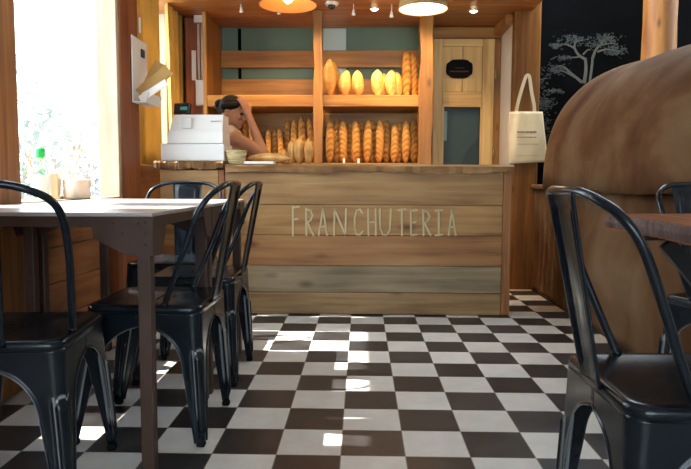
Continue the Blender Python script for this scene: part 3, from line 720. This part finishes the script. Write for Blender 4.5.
MB().lathe([(.001, -.02), (.045, -.02), (.05, -.012), (.05, -.001), (.001, -.001)], 24).build('base', M['white_plastic'], sm_)
MB().sphere((0, 0, -.024), .028).build('dome', M['black_plastic'], sm_)

# ------------------------------------------------------------------ curtains, wall pocket, electrics
def curtain(y0t, y1t, y0b, y1b, label, seed):
    def fn(u, v):
        z = .955+(2.70-.955)*(1-v)
        y = (y0t+(y1t-y0t)*u)*(1-v)+(y0b+(y1b-y0b)*u)*v
        return Vector((XW+.035+.014*math.sin(u*19+seed)+.006*math.sin(u*41+v*2), y, z))
    tag(MB().grid(fn, 60, 16).build('curtain', M['curtain'], solid=.002), label, 'curtain')
xq = XW+.035
def cy(px, py): return PX(px, py, xq).y
curtain(3.90, cy(157.5, 20), 3.90, cy(161, 150), 'glowing yellow curtain, nearer the window post and the wall pocket', 1)
curtain(cy(164, 20), 5.05, cy(171, 150), 5.05, 'glowing yellow curtain, beside the dark post with the fuse boxes', 2)
tag(MB().tube([(xq, 3.89, 2.722), (xq, 5.05, 2.722)], .01, 8).build('curtain_rod', M['black_iron']), 'dark rod carrying the yellow curtains', 'curtain rod')
# pocket
xp = -1.362
q0 = PX(131, 70, xp); yA, yB = q0.y, PX(146, 70, xp).y
zA, zB = PX(131, 35, xp).z, PX(131, 102, xp).z
wp = thing('wall_pocket', 'white wall pocket stuffed with brown envelopes on the red post', 'wall pocket', (xp, yA, zB))
hh = zA-zB
MB().lohi((.002, 0, 0), (.010, yB-yA, hh), .003).build('backboard', M['white_plastic'], wp)
MB().lohi((.011, 0, .0), (.085, yB-yA, .008), .002).build('bottom', M['white_plastic'], wp)
MB().box((.088, (yB-yA)/2, .032), (.005, yB-yA, .06), .002, rot=(0, .25, 0)).build('front_panel', M['white_plastic'], wp)
MB().box((.016, (yB-yA)*.62, hh*.80), (.010, .05, .05), .003).build('clip', M['black_plastic'], wp)
def env(name, mat, dx, dy, dz, tilt, w_, h_, label):
    mb = MB(); L = h_
    mb.box((0, 0, L/2), (w_, .006, L), .002); mb.box((-w_*.1, -.004, L*.55), (w_*.75, .004, L*.8), .001, rot=(.03, .06, 0))
    o = mb.build(name, mat); o.location = (xp+dx, yA+dy, zB+dz); o.rotation_euler = (.05, tilt, .18); tag(o, label, 'envelope', 'papers in the wall pocket')
env('envelope', M['kraft'], .030, .05, .05, .85, .075, .235, 'brown envelope leaning furthest out of the wall pocket')
env('envelope', M['kraft'], .028, .12, .05, .48, .07, .23, 'brown envelope standing steepest in the wall pocket')
env('envelope', M['white_paper'], .040, .025, .02, .98, .04, .19, 'pale folded paper sticking out below the brown envelopes')
pn = thing('pencil', 'pencil with a pink end hung above the wall pocket', 'pencil', (xp+.012, PX(138, 40, xp).y, PX(138, 33, xp).z))
MB().tube([(0, 0, 0), (0, 0, .09)], .006, 8).build('shaft', M['white_plastic'], pn)
MB().tube([(0, 0, .09), (0, 0, .115)], .007, 8).build('eraser', plain('eraser', (.7, .2, .2), .6), pn)
# electrics on the dark post
def ebox(px0, px1, py0, py1, Y, name, label, cat, t=.04, mat='white_plastic'):
    a = P(px0, py0, Y); b = P(px1, py1, Y)
    tt = thing(name, label, cat, ((a.x+b.x)/2, 5.058, b.z))
    w_, h_ = b.x-a.x, a.z-b.z
    MB().lohi((-w_/2, -t, 0), (w_/2, 0, h_), .006).build('housing', M[mat], tt)
    MB().lohi((-w_/2+.006, -t-.006, .01), (w_/2-.006, -t, h_-.01), .003).build('cover', M[mat], tt)
    return tt
ebox(194, 204, 1, 23, 5.04, 'junction_box', 'upper white junction box on the dark post', 'electrical box')
ebox(196, 205.5, 80, 106, 5.04, 'fuse_box', 'lower white fuse box on the dark post, above the register', 'electrical box')
ebox(191, 196, 50, 80, 5.04, 'notice', 'narrow white card on the dark post left of the pipes', 'notice', .008, 'white_paper')
for px, w_ in ((198.5, 'left'), (202, 'right')):
    x = P(px, 50, 5.04).x; z1, z0 = P(px, 24, 5.04).z, P(px, 79, 5.04).z
    tag(MB().tube([(x, 5.045, z0), (x, 5.045, z1)], .010, 10).build('conduit', M['cream']), 'cream conduit pipe between the white boxes, %s one' % w_, 'pipe')

# ------------------------------------------------------------------ oven
ov = thing('clay_oven', 'large domed brown clay oven on a clay plinth by the black wall', 'oven', (1.35, 2.64, 0))
def fb(u, v):
    # plinth: path along front (near end -> far end), v up
    pts = [(3.20, .0), (1.9, 0.0), (1.45, .0), (1.37, .05), (1.35, .15), (1.35, 1.2), (1.35, 2.0), (1.352, 2.25), (1.38, 2.33), (1.5, 2.34), (3.20, 2.34)]
    f = u*(len(pts)-1); i = min(int(f), len(pts)-2); t = f-i
    x = pts[i][0]*(1-t)+pts[i+1][0]*t; y = pts[i][1]*(1-t)+pts[i+1][1]*t
    z = .80*v; k = .012*math.sin(y*3+z*4)*math.sin(z*3.5)
    return Vector((x-1.35+k, y, z))
mb = MB().grid(fb, 90, 16); mb.build('plinth', M['clay'], ov, solid=.02)
lp = catmull([(-.02+.010, .02, .81), (-.022, .3, .815), (-.018, .9, .80), (-.024, 1.4, .812), (-.02, 1.9, .806), (-.012, 2.28, .812), (.15, 2.36, .81), (1.8, 2.36, .81)], 8)
MB().tube(lp, .020, 10).build('ledge', M['clay'], ov)
MB().lohi((.0, .01, .775), (1.85, 2.34, .812), .01).build('hearth_slab', M['clay'], ov)
def fd(u, v):
    th = PI*u; n_ = 2/2.6; yv = v
    Y = 2.45+(4.62-2.45)*yv
    e = 1.0 if Y < 4.3 else max(1-((Y-4.3)/.33)**2.6, 0)**.38
    b = .775+.095*sm(2.9, 4.3, Y); a = .95
    if Y > 3.0 and False: pass
    near = 1.0 if Y > 2.8 else max(1-((2.8-Y)/.36)**2.4, 0)**.4
    e *= near
    cs, sn = math.cos(th), math.sin(th)
    x = 2.20-a*e**.6*abs(cs)**n_*(1 if cs > 0 else -1); z = .80+b*e*abs(sn)**n_
    x += .012*math.sin(Y*4+z*3); z += .010*math.sin(Y*5+x*2)
    return Vector((x-1.35, Y-2.64+.0, z))
MB().grid(fd, 48, 48).build('dome', M['clay'], ov, solid=.02)
lg = MB()
cL = P(659.5, 30, 5.28); rl = 15.5*5.28/625
lg.lathe([(rl*(1+.02*math.sin(i*1.7)), 3.0*i/14) for i in range(15)], 24)
tag(lg.build('log_post', M['log'], loc=(cL.x, 5.28, 0)), 'round varnished log post rising behind the oven dome', 'post')
# mural
mu = thing('mural', 'pale chalk drawing of a spreading tree on the black wall', 'mural', (0, 5.698, 0))
def mz(a, b): return P(535+a/5.208, 20+b/5.208, 5.698)-Vector((0, 5.698, 0))
def stroke(mb, pts, w0, w1):
    pts = catmull([mz(*p) for p in pts], 5); n = len(pts)
    for i in range(n-1):
        a, b = pts[i], pts[i+1]; d = (b-a).normalized(); nn = Vector((-d.z, 0, d.x))
        wa = w0+(w1-w0)*i/(n-1); wb = w0+(w1-w0)*(i+1)/(n-1); f = Vector((0, -.002, 0))
        mb.add([a-nn*wa+f, a+nn*wa+f, b+nn*wb+f, b-nn*wb+f, a-nn*wa, a+nn*wa, b+nn*wb, b-nn*wb], [[0, 1, 2, 3], [7, 6, 5, 4], [0, 4, 5, 1], [1, 5, 6, 2], [2, 6, 7, 3], [3, 7, 4, 0]])
BR = [([(255, 330), (265, 260), (262, 200)], .02, .014), ([(285, 320), (295, 250), (300, 195)], .014, .012), ([(262, 205), (225, 180), (205, 140), (215, 100), (198, 78)], .016, .005),
      ([(210, 150), (165, 128), (105, 132)], .010, .003), ([(214, 112), (250, 105)], .007, .003), ([(298, 205), (320, 150), (370, 100), (402, 88)], .016, .004), ([(325, 165), (380, 152), (440, 168)], .011, .003),
      ([(345, 130), (395, 122), (430, 128)], .008, .003), ([(245, 325), (190, 280), (140, 240), (85, 252)], .017, .004), ([(210, 300), (150, 268), (95, 262)], .010, .003), ([(235, 190), (200, 195), (135, 192)], .010, .003),
      ([(250, 180), (275, 155), (290, 158)], .010, .003), ([(75, 370), (110, 365), (155, 376)], .008, .004), ([(15, 312), (60, 305)], .006, .003)]
for p, a, b in BR:
    mb = MB(); stroke(mb, p, a*.8, b*.8); mb.build('branch', M['chalk'], mu)
mb = MB(); rnd = random.Random(5)
for cx_, cy_, sx, sy, n in ((200, 100, 60, 25, 45), (370, 100, 60, 25, 55), (420, 160, 45, 25, 45), (110, 135, 30, 15, 20), (110, 260, 45, 25, 45), (45, 430, 45, 35, 60), (150, 195, 35, 10, 20), (300, 130, 40, 20, 20), (30, 330, 30, 60, 25), (40, 560, 50, 90, 60), (100, 372, 50, 12, 16)):
    for k in range(n*3):
        c = mz(cx_+rnd.gauss(0, sx*.6), cy_+rnd.gauss(0, sy*.6)); s = rnd.uniform(.004, .011)
        mb.box(c+Vector((0, -.0015-.0006*(k % 3), 0)), (s*2, .001, s*.7), 0, rot=(0, rnd.uniform(-.8, .8), 0))
mb.build('leaves', M['chalk_dim'], mu)

# ------------------------------------------------------------------ tote bag
yT = 4.90
tb = thing('tote_bag', 'cream canvas tote bag hanging by its handles on the corner post', 'bag', (0, yT, 0))
q = [P(508.5, 112, yT), P(542, 112, yT), P(547, 162, yT), P(508, 164, yT)]
def ft(sgn):
    def f(u, v):
        a = q[0].lerp(q[1], u); b = q[3].lerp(q[2], u); p = a.lerp(b, v)-Vector((0, yT, 0))
        bel = .022*math.sin(PI*u)**.7*(.35+.65*math.sin(PI*min(v*.8+.05, 1)))
        p.y = sgn*bel - .012+.004*math.sin(u*14+v*3)*(v < .95); p.y -= .010
        return p
    return f
MB().grid(ft(-1), 20, 20).build('front_panel', M['canvas'], tb, solid=.002)
MB().grid(ft(.25), 20, 20).build('back_panel', M['canvas'], tb, solid=.002)
for dy in (-.022, -.006):
    pts = catmull([P(a, b, yT)-Vector((0, yT-dy, 0)) for a, b in ((515.5, 115), (517, 105), (521, 90), (525, 78), (527, 75.5), (529, 78), (531, 92), (533.5, 105), (534, 115))], 5)
    mb = MB(); n = len(pts)
    for i in range(n-1):
        d = (pts[i+1]-pts[i]).normalized(); nn = Vector((-d.z, 0, d.x))*.011; f = Vector((0, -.002, 0))
        d2 = (pts[min(i+2, n-1)]-pts[i+1]); d2 = d2.normalized() if d2.length > 0 else d; n2 = Vector((-d2.z, 0, d2.x))*.011
        a, b = pts[i], pts[i+1]
        mb.add([a-nn, a+nn, b+n2, b-n2, a-nn+f, a+nn+f, b+n2+f, b-n2+f], [[0, 1, 2, 3], [4, 5, 6, 7], [0, 1, 5, 4], [2, 3, 7, 6], [1, 2, 6, 5], [3, 0, 4, 7]])
    mb.build('handle', M['canvas'], tb)
rnd = random.Random(3)
for py, pa, pb, h in ((132.5, 516, 535, .014), (137.6, 516, 535, .006), (144.5, 517, 536, .006), (156, 514, 537, .004)):
    px = pa; mb = MB()
    while px < pb:
        w_ = .9 if py != 137.6 else 1.5
        c = P(px, py, yT); mb.box((c.x, -.046, c.z), (w_*.0078, .003, h*rnd.uniform(.7, 1)), 0); px += w_+(.5 if py < 137 else (0 if py == 137.6 else 1.2))
    mb.build('print_line', M['ink'], tb)
hk = tag(MB().tube([(0, -.004, 0), (0, -.036, 0), (0, -.042, .012)], .004, 8).build('hook', M['black_iron'], loc=(P(527, 76, yT).x, 4.922, P(527, 77.5, yT).z)), 'small dark hook on the corner post that holds the tote bag', 'hook')

# ------------------------------------------------------------------ chairs
def rsq(h, r, n=5):
    out = []
    for cx_, cy_, a0 in ((1, 1, 0), (-1, 1, PI/2), (-1, -1, PI), (1, -1, 3*PI/2)):
        for k in range(n+1):
            a = a0+PI/2*k/n; out.append((cx_*(h-r)+r*math.cos(a), cy_*(h-r)+r*math.sin(a)))
    return out
def make_chair(label, loc, rz):
    t = thing('cafe_chair', label, 'chair', loc, rz, 'black metal cafe chairs')
    # seat
    mb = MB(); N = 24; vs = []; rings = [(.02, .002, .446), (.08, .03, .4455), (.135, .035, .4475), (.160, .04, .4515), (.174, .042, .453), (.182, .043, .450), (.186, .043, .443), (.1865, .043, .425), (.1845, .043, .4245), (.183, .043, .441), (.150, .04, .444), (.02, .002, .4405)]
    for h, r, z in rings: vs += [(x, y, z) for x, y in rsq(h, min(r, h*.95))]
    n = len(rsq(.1, .02)); fs = []
    for i in range(len(rings)-1):
        for k in range(n): fs.append([i*n+k, i*n+(k+1) % n, (i+1)*n+(k+1) % n, (i+1)*n+k])
    fs += [list(range(n))[::-1], [(len(rings)-1)*n+k for k in range(n)]]
    mb.add(vs, fs, True).build('seat', M['gun'], t)
    for k in range(3):
        for sx in (-1, 1): MB().box((sx*.024, -.04+k*.04, .4466), (.028, .006, .0012), 0).build('drain_slot', M['rubber'], t)
    # legs: pressed sheet corners with arched wings and a raised flute
    def corner(s, r):
        a = r*PI/4
        if abs(s) <= a: q = PI/4+s/r; return (-r+r*math.cos(q), -r+r*math.sin(q), math.cos(q), math.sin(q))
        e = abs(s)-a
        return (-r-e, 0, 0, 1) if s > 0 else (0, -r-e, 1, 0)
    for sx, sy in ((1, 1), (-1, 1), (-1, -1), (1, -1)):
        fx, fy = .197, (.238 if sy > 0 else .194)
        mb = MB()
        def fn(u, v):
            z = .430-.416*v
            k = sm(0, 1, v)*.35+v*.65
            hx = .1835+(fx-.1835)*k; hy = .1835+(fy-.1835)*k
            if z > .385: wl = .180
            elif z > .25: xa = .130*math.sqrt(max(1-((z-.25)/.135)**2, 0)); wl = .180-xa
            else: wl = .019+.031*(z/.25)
            s = (u*2-1)*(wl+.006); r = .034*(1-.55*v)
            x, y, nx, ny = corner(s, r)
            aw = abs(s)
            fl = .020*(1-.45*v)
            f = math.exp(-(aw/fl)**4)*sm(.305, .285, z)*sm(.03, .06, z) if True else 0
            gr = math.exp(-((aw-fl*1.25)/.005)**2)*sm(.31, .29, z)*sm(.03, .06, z)
            o = .009*f-.005*gr + .004*sm(.86, 1, abs(u*2-1))*(z < .384)
            d_ = abs(aw-fl*1.15); wv = math.exp(-(d_/.0042)**2)*sm(.318, .308, z)*sm(.05, .12, z)
            if aw < fl*1.15: wv = max(wv, math.exp(-((z-(.312-.020*(aw/fl)**2))/.006)**2))
            wv = max(wv, .75*sm(.93, 1, abs(u*2-1))*(z < .384)*sm(.0, .2, z))
            wear.append(wv)
            return Vector((sx*(hx+x+nx*o), sy*(hy+y+ny*o), z))
        wear = []
        mb.grid(fn, 72, 52)
        lg_ = mb.build('leg', M['gun'], t, solid=.0022)
        at = lg_.data.attributes.new('wear', 'FLOAT', 'POINT'); at.data.foreach_set('value', wear)
        MB().box((sx*(fx-.012), sy*(fy-.012), .010), (.028, .028, .020), .006).build('foot_cap', M['rubber'], lg_)
    # cross braces under the seat
    for sg_ in (1, -1):
        pts = [(-.165*sg_, -.165, .335), (-.10*sg_, -.10, .372), (0, 0, .385), (.10*sg_, .10, .372), (.165*sg_, .165, .335)]
        MB().tube(catmull(pts, 4), .006, 8).build('brace', M['gun'], t)
    # hoop
    half = [(.172, -.064, .425), (.174, -.069, .455), (.185, -.108, .55), (.196, -.145, .645), (.198, -.183, .743), (.184, -.216, .795), (.140, -.242, .823), (.085, -.256, .836), (0, -.264, .838)]
    pts = half+[(-x, y, z) for x, y, z in half[-2::-1]]
    MB().tube(catmull(pts, 5), .0095, 12).build('back_frame', M['gun'], t)
    # slat
    def fs_(u, v):
        q = u*2-1; w_ = .054+.026*v
        z = .440+.396*v; y = -.185-.075*v
        a = abs(q)
        o = -.010*(a**2) + .0045*(math.exp(-((a-.62)/.10)**2))*sm(.06, .10, v)*(1-sm(.90, .94, v))
        if a < .62: o += .0045*math.exp(-((v-.915)/.012)**2)
        o += .007*sm(.93, 1, a)
        return Vector((q*w_, y+o, z))
    MB().grid(fs_, 36, 40).build('back_slat', M['gun'], t, solid=.0022)
    for sx in (-1, 1): MB().sphere((sx*.174, -.068, .455), .013, (1, 1, .6), 10).build('weld_collar', M['gun'], t)
    return t
# local +Y is the way the sitter faces
def place_from_rear(rx, ry, ang):   # rear edge centre of the seat and heading (angle of +Y, ccw)
    f = Vector((-math.sin(ang), math.cos(ang))); c_ = Vector((rx, ry))+f*.184; return (c_.x, c_.y, 0)
spots_ = [(-.915, 1.465, math.radians(7), 'black metal cafe chair nearest the camera at left, its hoop before the table'),
          (.481, 1.275, math.radians(-90), 'black metal cafe chair in the right foreground, tucked under the thick wooden table'),
          (-.505, 2.11, math.radians(90), 'black metal cafe chair at the long side of the nearer metal table'),
          (-.522, 2.70, math.radians(90), 'black metal cafe chair at the farther metal table, closest to the plank counter'),
          (-.945, 3.31, math.radians(180), 'black metal cafe chair facing the camera at the far end of the metal tables'),
          (1.24, 2.28, math.radians(-161), 'black metal cafe chair at the right edge, between oven and wooden table')]
proto = None
for rx, ry, ang, lab in spots_:
    if proto is None: proto = make_chair(lab, place_from_rear(rx, ry, ang), ang)
    else:
        c_ = copy_tree(proto); c_.location = place_from_rear(rx, ry, ang); c_.rotation_euler = (0, 0, ang); c_['label'] = lab
        if 'right foreground' in lab: c_.scale = (1, 1, .988)

# ------------------------------------------------------------------ metal tables
TH = .757
def metal_table(x0, x1, y0, y1, label):
    t = thing('cafe_table', label, 'table', ((x0+x1)/2, (y0+y1)/2, 0), 0, 'brown metal cafe tables')
    a, b, L = (x1-x0)/2, (y1-y0)/2, .038
    MB().lohi((-a, -b, TH-.012), (a, b, TH), .003).build('tabletop', M['table_top'], t)
    for sy in (-1, 1): MB().lohi((-a, sy*b-(.012 if sy > 0 else 0), TH-.042), (a, sy*b+(.012 if sy < 0 else 0), TH-.0125), .002).build('apron', M['table_metal'], t)
    for sx in (-1, 1): MB().lohi((sx*a-(.012 if sx > 0 else 0), -b+.013, TH-.042), (sx*a+(.012 if sx < 0 else 0), b-.013, TH-.0125), .002).build('apron', M['table_metal'], t)
    for sx in (-1, 1):
        for sy in (-1, 1):
            MB().box((sx*(a-.012-L/2), sy*(b-.012-L/2), (TH-.013)/2), (L, L, TH-.013), .004).build('leg', M['table_metal'], t)
            G = [(0, .0), (.172, .0), (.165, -.060), (.066, -.108), (0, -.108)]
            mb = MB()
            T1 = Matrix(((-sx, 0, 0, sx*a), (0, 0, sy, sy*b-sy*.0015), (0, 1, 0, TH-.013), (0, 0, 0, 1)))
            mb.prism(G, .004, T1)
            for gx, gz in ((.02, -.016), (.04, -.016), (.11, -.016), (.02, -.045), (.02, -.075), (.085, -.045)):
                mb.sphere((sx*a-sx*gx, sy*b+sy*.0025, TH-.013+gz), .0035, seg=8)
            mb.build('gusset', M['table_metal'], t)
            mb = MB()
            G2 = [(0, 0), (.125, 0), (.10, -.060), (.07, -.108), (0, -.108)]
            T2 = Matrix(((0, 0, sx, sx*a-sx*.0015), (-sy, 0, 0, sy*b), (0, 1, 0, TH-.013), (0, 0, 0, 1)))
            mb.prism(G2, .004, T2); mb.build('gusset', M['table_metal'], t)
    return t
metal_table(-1.295, -.577, 1.71, 2.383, 'brown metal table in the left foreground, nearer of the two pushed together')
metal_table(-1.295, -.577, 2.397, 3.065, 'brown metal table behind the foreground one, closer to the counter')

# ------------------------------------------------------------------ slab table
st = thing('wooden_table', 'thick reddish wooden slab table with live edge and black legs', 'table', (.680, 1.79, 0))
rnd = random.Random(12)
n = 60; path = []
for i in range(n+1):
    t = i/n; path.append((.012*math.sin(t*9)+rnd.uniform(-.004, .004), -.0-1.1*t))
out = [(1.1, 0.0), (.5, .004), (.16, -.002), (.05, -.008), (.015, -.03)]+[(x, y-.045) for x, y in path]+[(1.1, -1.145)]
bt = []
mb = MB().prism(out, .041, Matrix.Translation((0, 0, .716))); mb.build('tabletop', M['slab_red'], st)
mb = MB(); vs = []
edge = [(.16, -.002), (.05, -.008), (.015, -.03)]+[(x, y-.045) for x, y in path]
for i, (x, y) in enumerate(edge):
    nx, ny = (-1, 0) if i > 3 else ((0, .7) if i == 0 else (-.7, .7))
    for k, (zz, o) in enumerate(((.755, .001), (.751, .004), (.737, .006+rnd.uniform(-.003, .003)), (.721, .002+rnd.uniform(-.002, .003)), (.7165, -.004))): vs.append((x+nx*o, y+ny*o, zz))
fs = [[i*5+k, i*5+k+1, (i+1)*5+k+1, (i+1)*5+k] for i in range(len(edge)-1) for k in range(4)]
mb.add(vs, fs, False).build('live_edge', M['live_edge'], st)
for yk in (-.24, -.95):
    for sgn in (1, -1):
        a = Vector((.375-sgn*.31, yk+sgn*.0115, .708)); b = Vector((.37+sgn*.30, yk+sgn*.0115, .004)); d = b-a
        MB().box((a+b)/2, (.038, .022, d.length-.03), .002, rot=(0, math.atan2(d.x, d.z), 0)).build('leg', M['black_iron'], st)
    MB().lohi((.0, yk-.025, .704), (.76, yk+.025, .7155), .002).build('cross_bar', M['black_iron'], st)
MB().lohi((.355, -.926, .34), (.385, -.264, .37), .002).build('stretcher', M['black_iron'], st)

# ------------------------------------------------------------------ items on the window sill
bt_ = thing('bottle', 'green-capped clear bottle by the sunny window', 'bottle', (-1.43, 2.765, .7585))
MB().lathe([(.001, .0), (.036, .0), (.038, .006), (.038, .12), (.034, .138), (.020, .162), (.016, .172), (.016, .190), (.001, .190)], 28).build('body', M['bottle'], bt_)
MB().lathe([(.0385, .03), (.0388, .031), (.0388, .112), (.0385, .113)], 28, close=False).build('paper_label', M['label'], bt_)
MB().lathe([(.001, .188), (.0195, .188), (.0195, .226), (.016, .231), (.001, .231)], 24).build('cap', M['green_cap'], bt_)
hb = P(79, 200, 2.97)
cu = thing('sugar_bowl', 'straight-sided beige pot on the window ledge', 'bowl', (-1.362, 2.97, .7585))
MB().lathe([(.001, 0), (.054, 0), (.060, .006), (.063, .090), (.060, .093), (.057, .09), (.054, .012), (.001, .010)], 36).build('body', M['ceramic'], cu)
nh = thing('napkin_holder', 'white napkins fanned in a wooden holder between bottle and pot', 'napkin holder', (-1.452, 2.94, .7585), .3)
MB().lohi((-.03, -.07, 0), (.03, .07, .012), .003).build('base', M['beech'], nh)
for y in (-.055,): MB().lohi((-.022, y-.005, .012), (.022, y+.005, .120), .004).build('side', M['beech'], nh)
for k in range(5):
    MB().box((-.018+k*.009, .01, .075), (.003, .10, .125), .001, rot=(.08*(k-2), .05*(k-2), 0)).build('napkin', M['white_paper'], nh)

# ------------------------------------------------------------------ person
YP = 4.42
def pp_(px, py, dy=0): return P(px, py, YP+dy)
pelvis = Vector((-1.02, 4.66, .90)); neck = pp_(227, 129); headc = pp_(233.5, 112)
pr_ = thing('person', 'person in a beige tank top leaning on the counter, hand held to forehead', 'person', (pelvis.x, pelvis.y, 0))
O = Vector((pelvis.x, pelvis.y, 0))
shR = pp_(236, 139, -.12); shL = pp_(224, 137, .18)
elR = pp_(263.5, 154.5, -.10); wrR = pp_(248.5, 115, -.05)
elL = Vector((-.78, 4.62, 1.02)); wrL = Vector((-.62, 4.48, .985))
chest = pp_(228, 143, .06)
def remesh(mb, name, mat, parent, vox=.006, smooth=4):
    o = mb.build(name, mat)
    a = o.modifiers.new('r', 'REMESH'); a.mode = 'VOXEL'; a.voxel_size = vox; a.use_smooth_shade = True
    b = o.modifiers.new('s', 'SMOOTH'); b.iterations = smooth; b.factor = .5
    dg = bpy.context.evaluated_depsgraph_get(); me = bpy.data.meshes.new_from_object(o.evaluated_get(dg))
    for p in me.polygons: p.use_smooth = True
    old = o.data; o.modifiers.clear(); o.data = me; bpy.data.meshes.remove(old)
    me.name = name
    me.transform(Matrix.Translation(-O)); o.parent = parent
    if not me.materials: me.materials.append(mat)
    return o
B = MB()
B.capsule(pelvis+Vector((0, -.08, 0)), pelvis+Vector((0, .08, 0)), .11, .11)
waist = pelvis.lerp(chest, .5)
B.capsule(pelvis, waist, .125, .105); B.capsule(waist, chest, .105, .115); B.capsule(chest+Vector((0, -.06, .01)), chest+Vector((0, .06, .01)), .10, .10)
B.capsule(shR, shL, .055, .055); B.capsule(chest, neck, .085, .055)
hd = (headc-neck).normalized()
B.capsule(neck+Vector((0, 0, -.02)), headc+Vector((-.02, 0, -.04)), .052, .050)
# head frame: looks to the right of the photo, a little down and towards the camera
fx_ = Vector((.90, -.30, -.28)).normalized(); fz_ = (Vector((0, 0, 1))-fx_*fx_.z).normalized(); fy_ = fz_.cross(fx_)
HM = Matrix((fx_, fy_, fz_)).transposed().to_4x4(); HM.translation = headc
B.sphere((-.012, 0, .018), .085, (1.06, .88, 1.0), 24, HM)
B.sphere((.028, 0, -.03), .066, (.95, .86, 1.15), 20, HM)       # face and jaw
B.sphere((.062, 0, -.082), .026, (1, 1.1, .8), 14, HM)            # chin
B.sphere((.086, 0, .022), .03, (.6, 1.6, .5), 14, HM)             # brow
for k, (a, c, r) in enumerate((((.090, 0, .012), (.108, 0, -.022), .010), ((.108, 0, -.022), (.100, 0, -.028), .012))):
    B.capsule(HM @ Vector(a), HM @ Vector(c), r*.8, r)
for s in (-1, 1):
    B.sphere((.072, s*.035, -.022), .022, (1, 1, .9), 12, HM)     # cheek
    B.sphere((-.01, s*.077, -.004), .022, (.75, .35, 1.25), 12, HM)  # ear
B.capsule(HM @ Vector((.090, -.018, -.055)), HM @ Vector((.090, .018, -.055)), .009, .009)
# arms
B.capsule(shR, elR, .050, .040); B.capsule(elR, wrR, .040, .025)
B.capsule(shL, elL, .050, .040); B.capsule(elL, wrL, .040, .026)
def hand(w, d, nrm, curl, s=1.0):
    """palm and five fingers from the wrist w along d; nrm is the palm side"""
    d = d.normalized(); nrm = (nrm-d*nrm.dot(d)).normalized(); sd_ = d.cross(nrm)
    B.capsule(w, w+d*.02, .024*s, .024*s)
    for k in range(4):
        o = (k-1.5)*.019*s; B.capsule(w+d*.012+sd_*o*.6, w+d*.082*s+sd_*o, .016*s, .0115*s)
    for k, L in enumerate((.072, .082, .076, .058)):
        o = (k-1.5)*.0205*s; p = w+d*.084*s+sd_*o; dd = (d+sd_*(k-1.5)*.07).normalized()
        for j, f in enumerate((.45, .32, .23)):
            dd = (dd+nrm*curl*(.5+.3*j)).normalized(); e = p+dd*L*f*s; B.capsule(p, e, (.0098-.0008*j)*s, (.0090-.0008*j)*s); p = e
    p = w+d*.022*s-sd_*.024*s; dd = (d*.75-sd_*.75+nrm*.25).normalized()
    for j, L in enumerate((.040, .032, .026)):
        e = p+dd*L*s; B.capsule(p, e, (.0125-.001*j)*s, (.0115-.001*j)*s); p = e; dd = (dd+d*.35+nrm*.15).normalized()
fore = HM @ Vector((.088, -.02, .055))
hand(wrR, (fore+Vector((-.004, -.0, .03)))-wrR, (headc-fore)+Vector((0, .02, 0)), .30, .9)
hand(wrL, Vector((1, -.3, -.05)), Vector((0, 0, -1)), .2)
# legs
for s in (-1, 1):
    hip = pelvis+Vector((.0, s*.085, -.03)); kn = Vector((pelvis.x+.05, pelvis.y+s*.09, .49)); an = Vector((pelvis.x-.03, pelvis.y+s*.095, .09))
    B.capsule(hip, kn, .085, .058); B.capsule(kn, an, .056, .036); B.capsule(an+Vector((-.02, 0, -.05)), an+Vector((.15, 0, -.058)), .036, .028)
body = remesh(B, 'body', M['skin'], pr_, .0055, 3)
# clothes
K = MB()
K.capsule(pelvis+Vector((0, 0, .02)), waist, .134, .114); K.capsule(waist, chest, .114, .124); K.capsule(chest+Vector((0, -.062, -.005)), chest+Vector((0, .062, -.005)), .107, .107)
for sh, s in ((shR, -1), (shL, 1)):
    a = chest.lerp(sh, .35)+Vector((0, 0, .03)); m_ = sh.lerp(neck, .45)
    K.capsule(a, m_+Vector((-.01, 0, .012)), .075, .054)
remesh(K, 'tank_top', M['tank'], pr_, .007, 4)
K = MB()
K.capsule(pelvis+Vector((0, -.08, .0)), pelvis+Vector((0, .08, .0)), .120, .120)
for s in (-1, 1):
    hip = pelvis+Vector((.0, s*.085, -.03)); kn = Vector((pelvis.x+.05, pelvis.y+s*.09, .49)); an = Vector((pelvis.x-.03, pelvis.y+s*.095, .10))
    K.capsule(hip, kn, .097, .070); K.capsule(kn, an, .068, .052)
remesh(K, 'trousers', M['trousers'], pr_, .008, 4)
# hair: pulled back into a bun
K = MB()
K.sphere((-.024, 0, .030), .088, (1.03, .92, .95), 24, HM)
K.sphere((.026, 0, .074), .048, (1.1, 1.15, .5), 16, HM)
K.capsule(HM @ Vector((-.08, 0, .0)), HM @ Vector((-.06, 0, -.05)), .05, .03)
K.sphere((-.112, -.012, .022), .040, (1, 1, 1), 16, HM)
for s in (-1, 1): K.capsule(HM @ Vector((.05, s*.062, .055)), HM @ Vector((-.04, s*.080, .02)), .020, .024)
remesh(K, 'hair', M['hair'], pr_, .006, 3)
for s in (-1, 1):
    e_ = MB().sphere((.083, s*.031, .004), .0115, seg=12, M=Matrix.Translation(-O) @ HM); e_.build('eye', M['eye'], pr_)
MB().capsule(Matrix.Translation(-O) @ HM @ Vector((.0985, -.02, -.055)), Matrix.Translation(-O) @ HM @ Vector((.0985, .02, -.055)), .005, .005).build('lips', M['lip'], pr_)
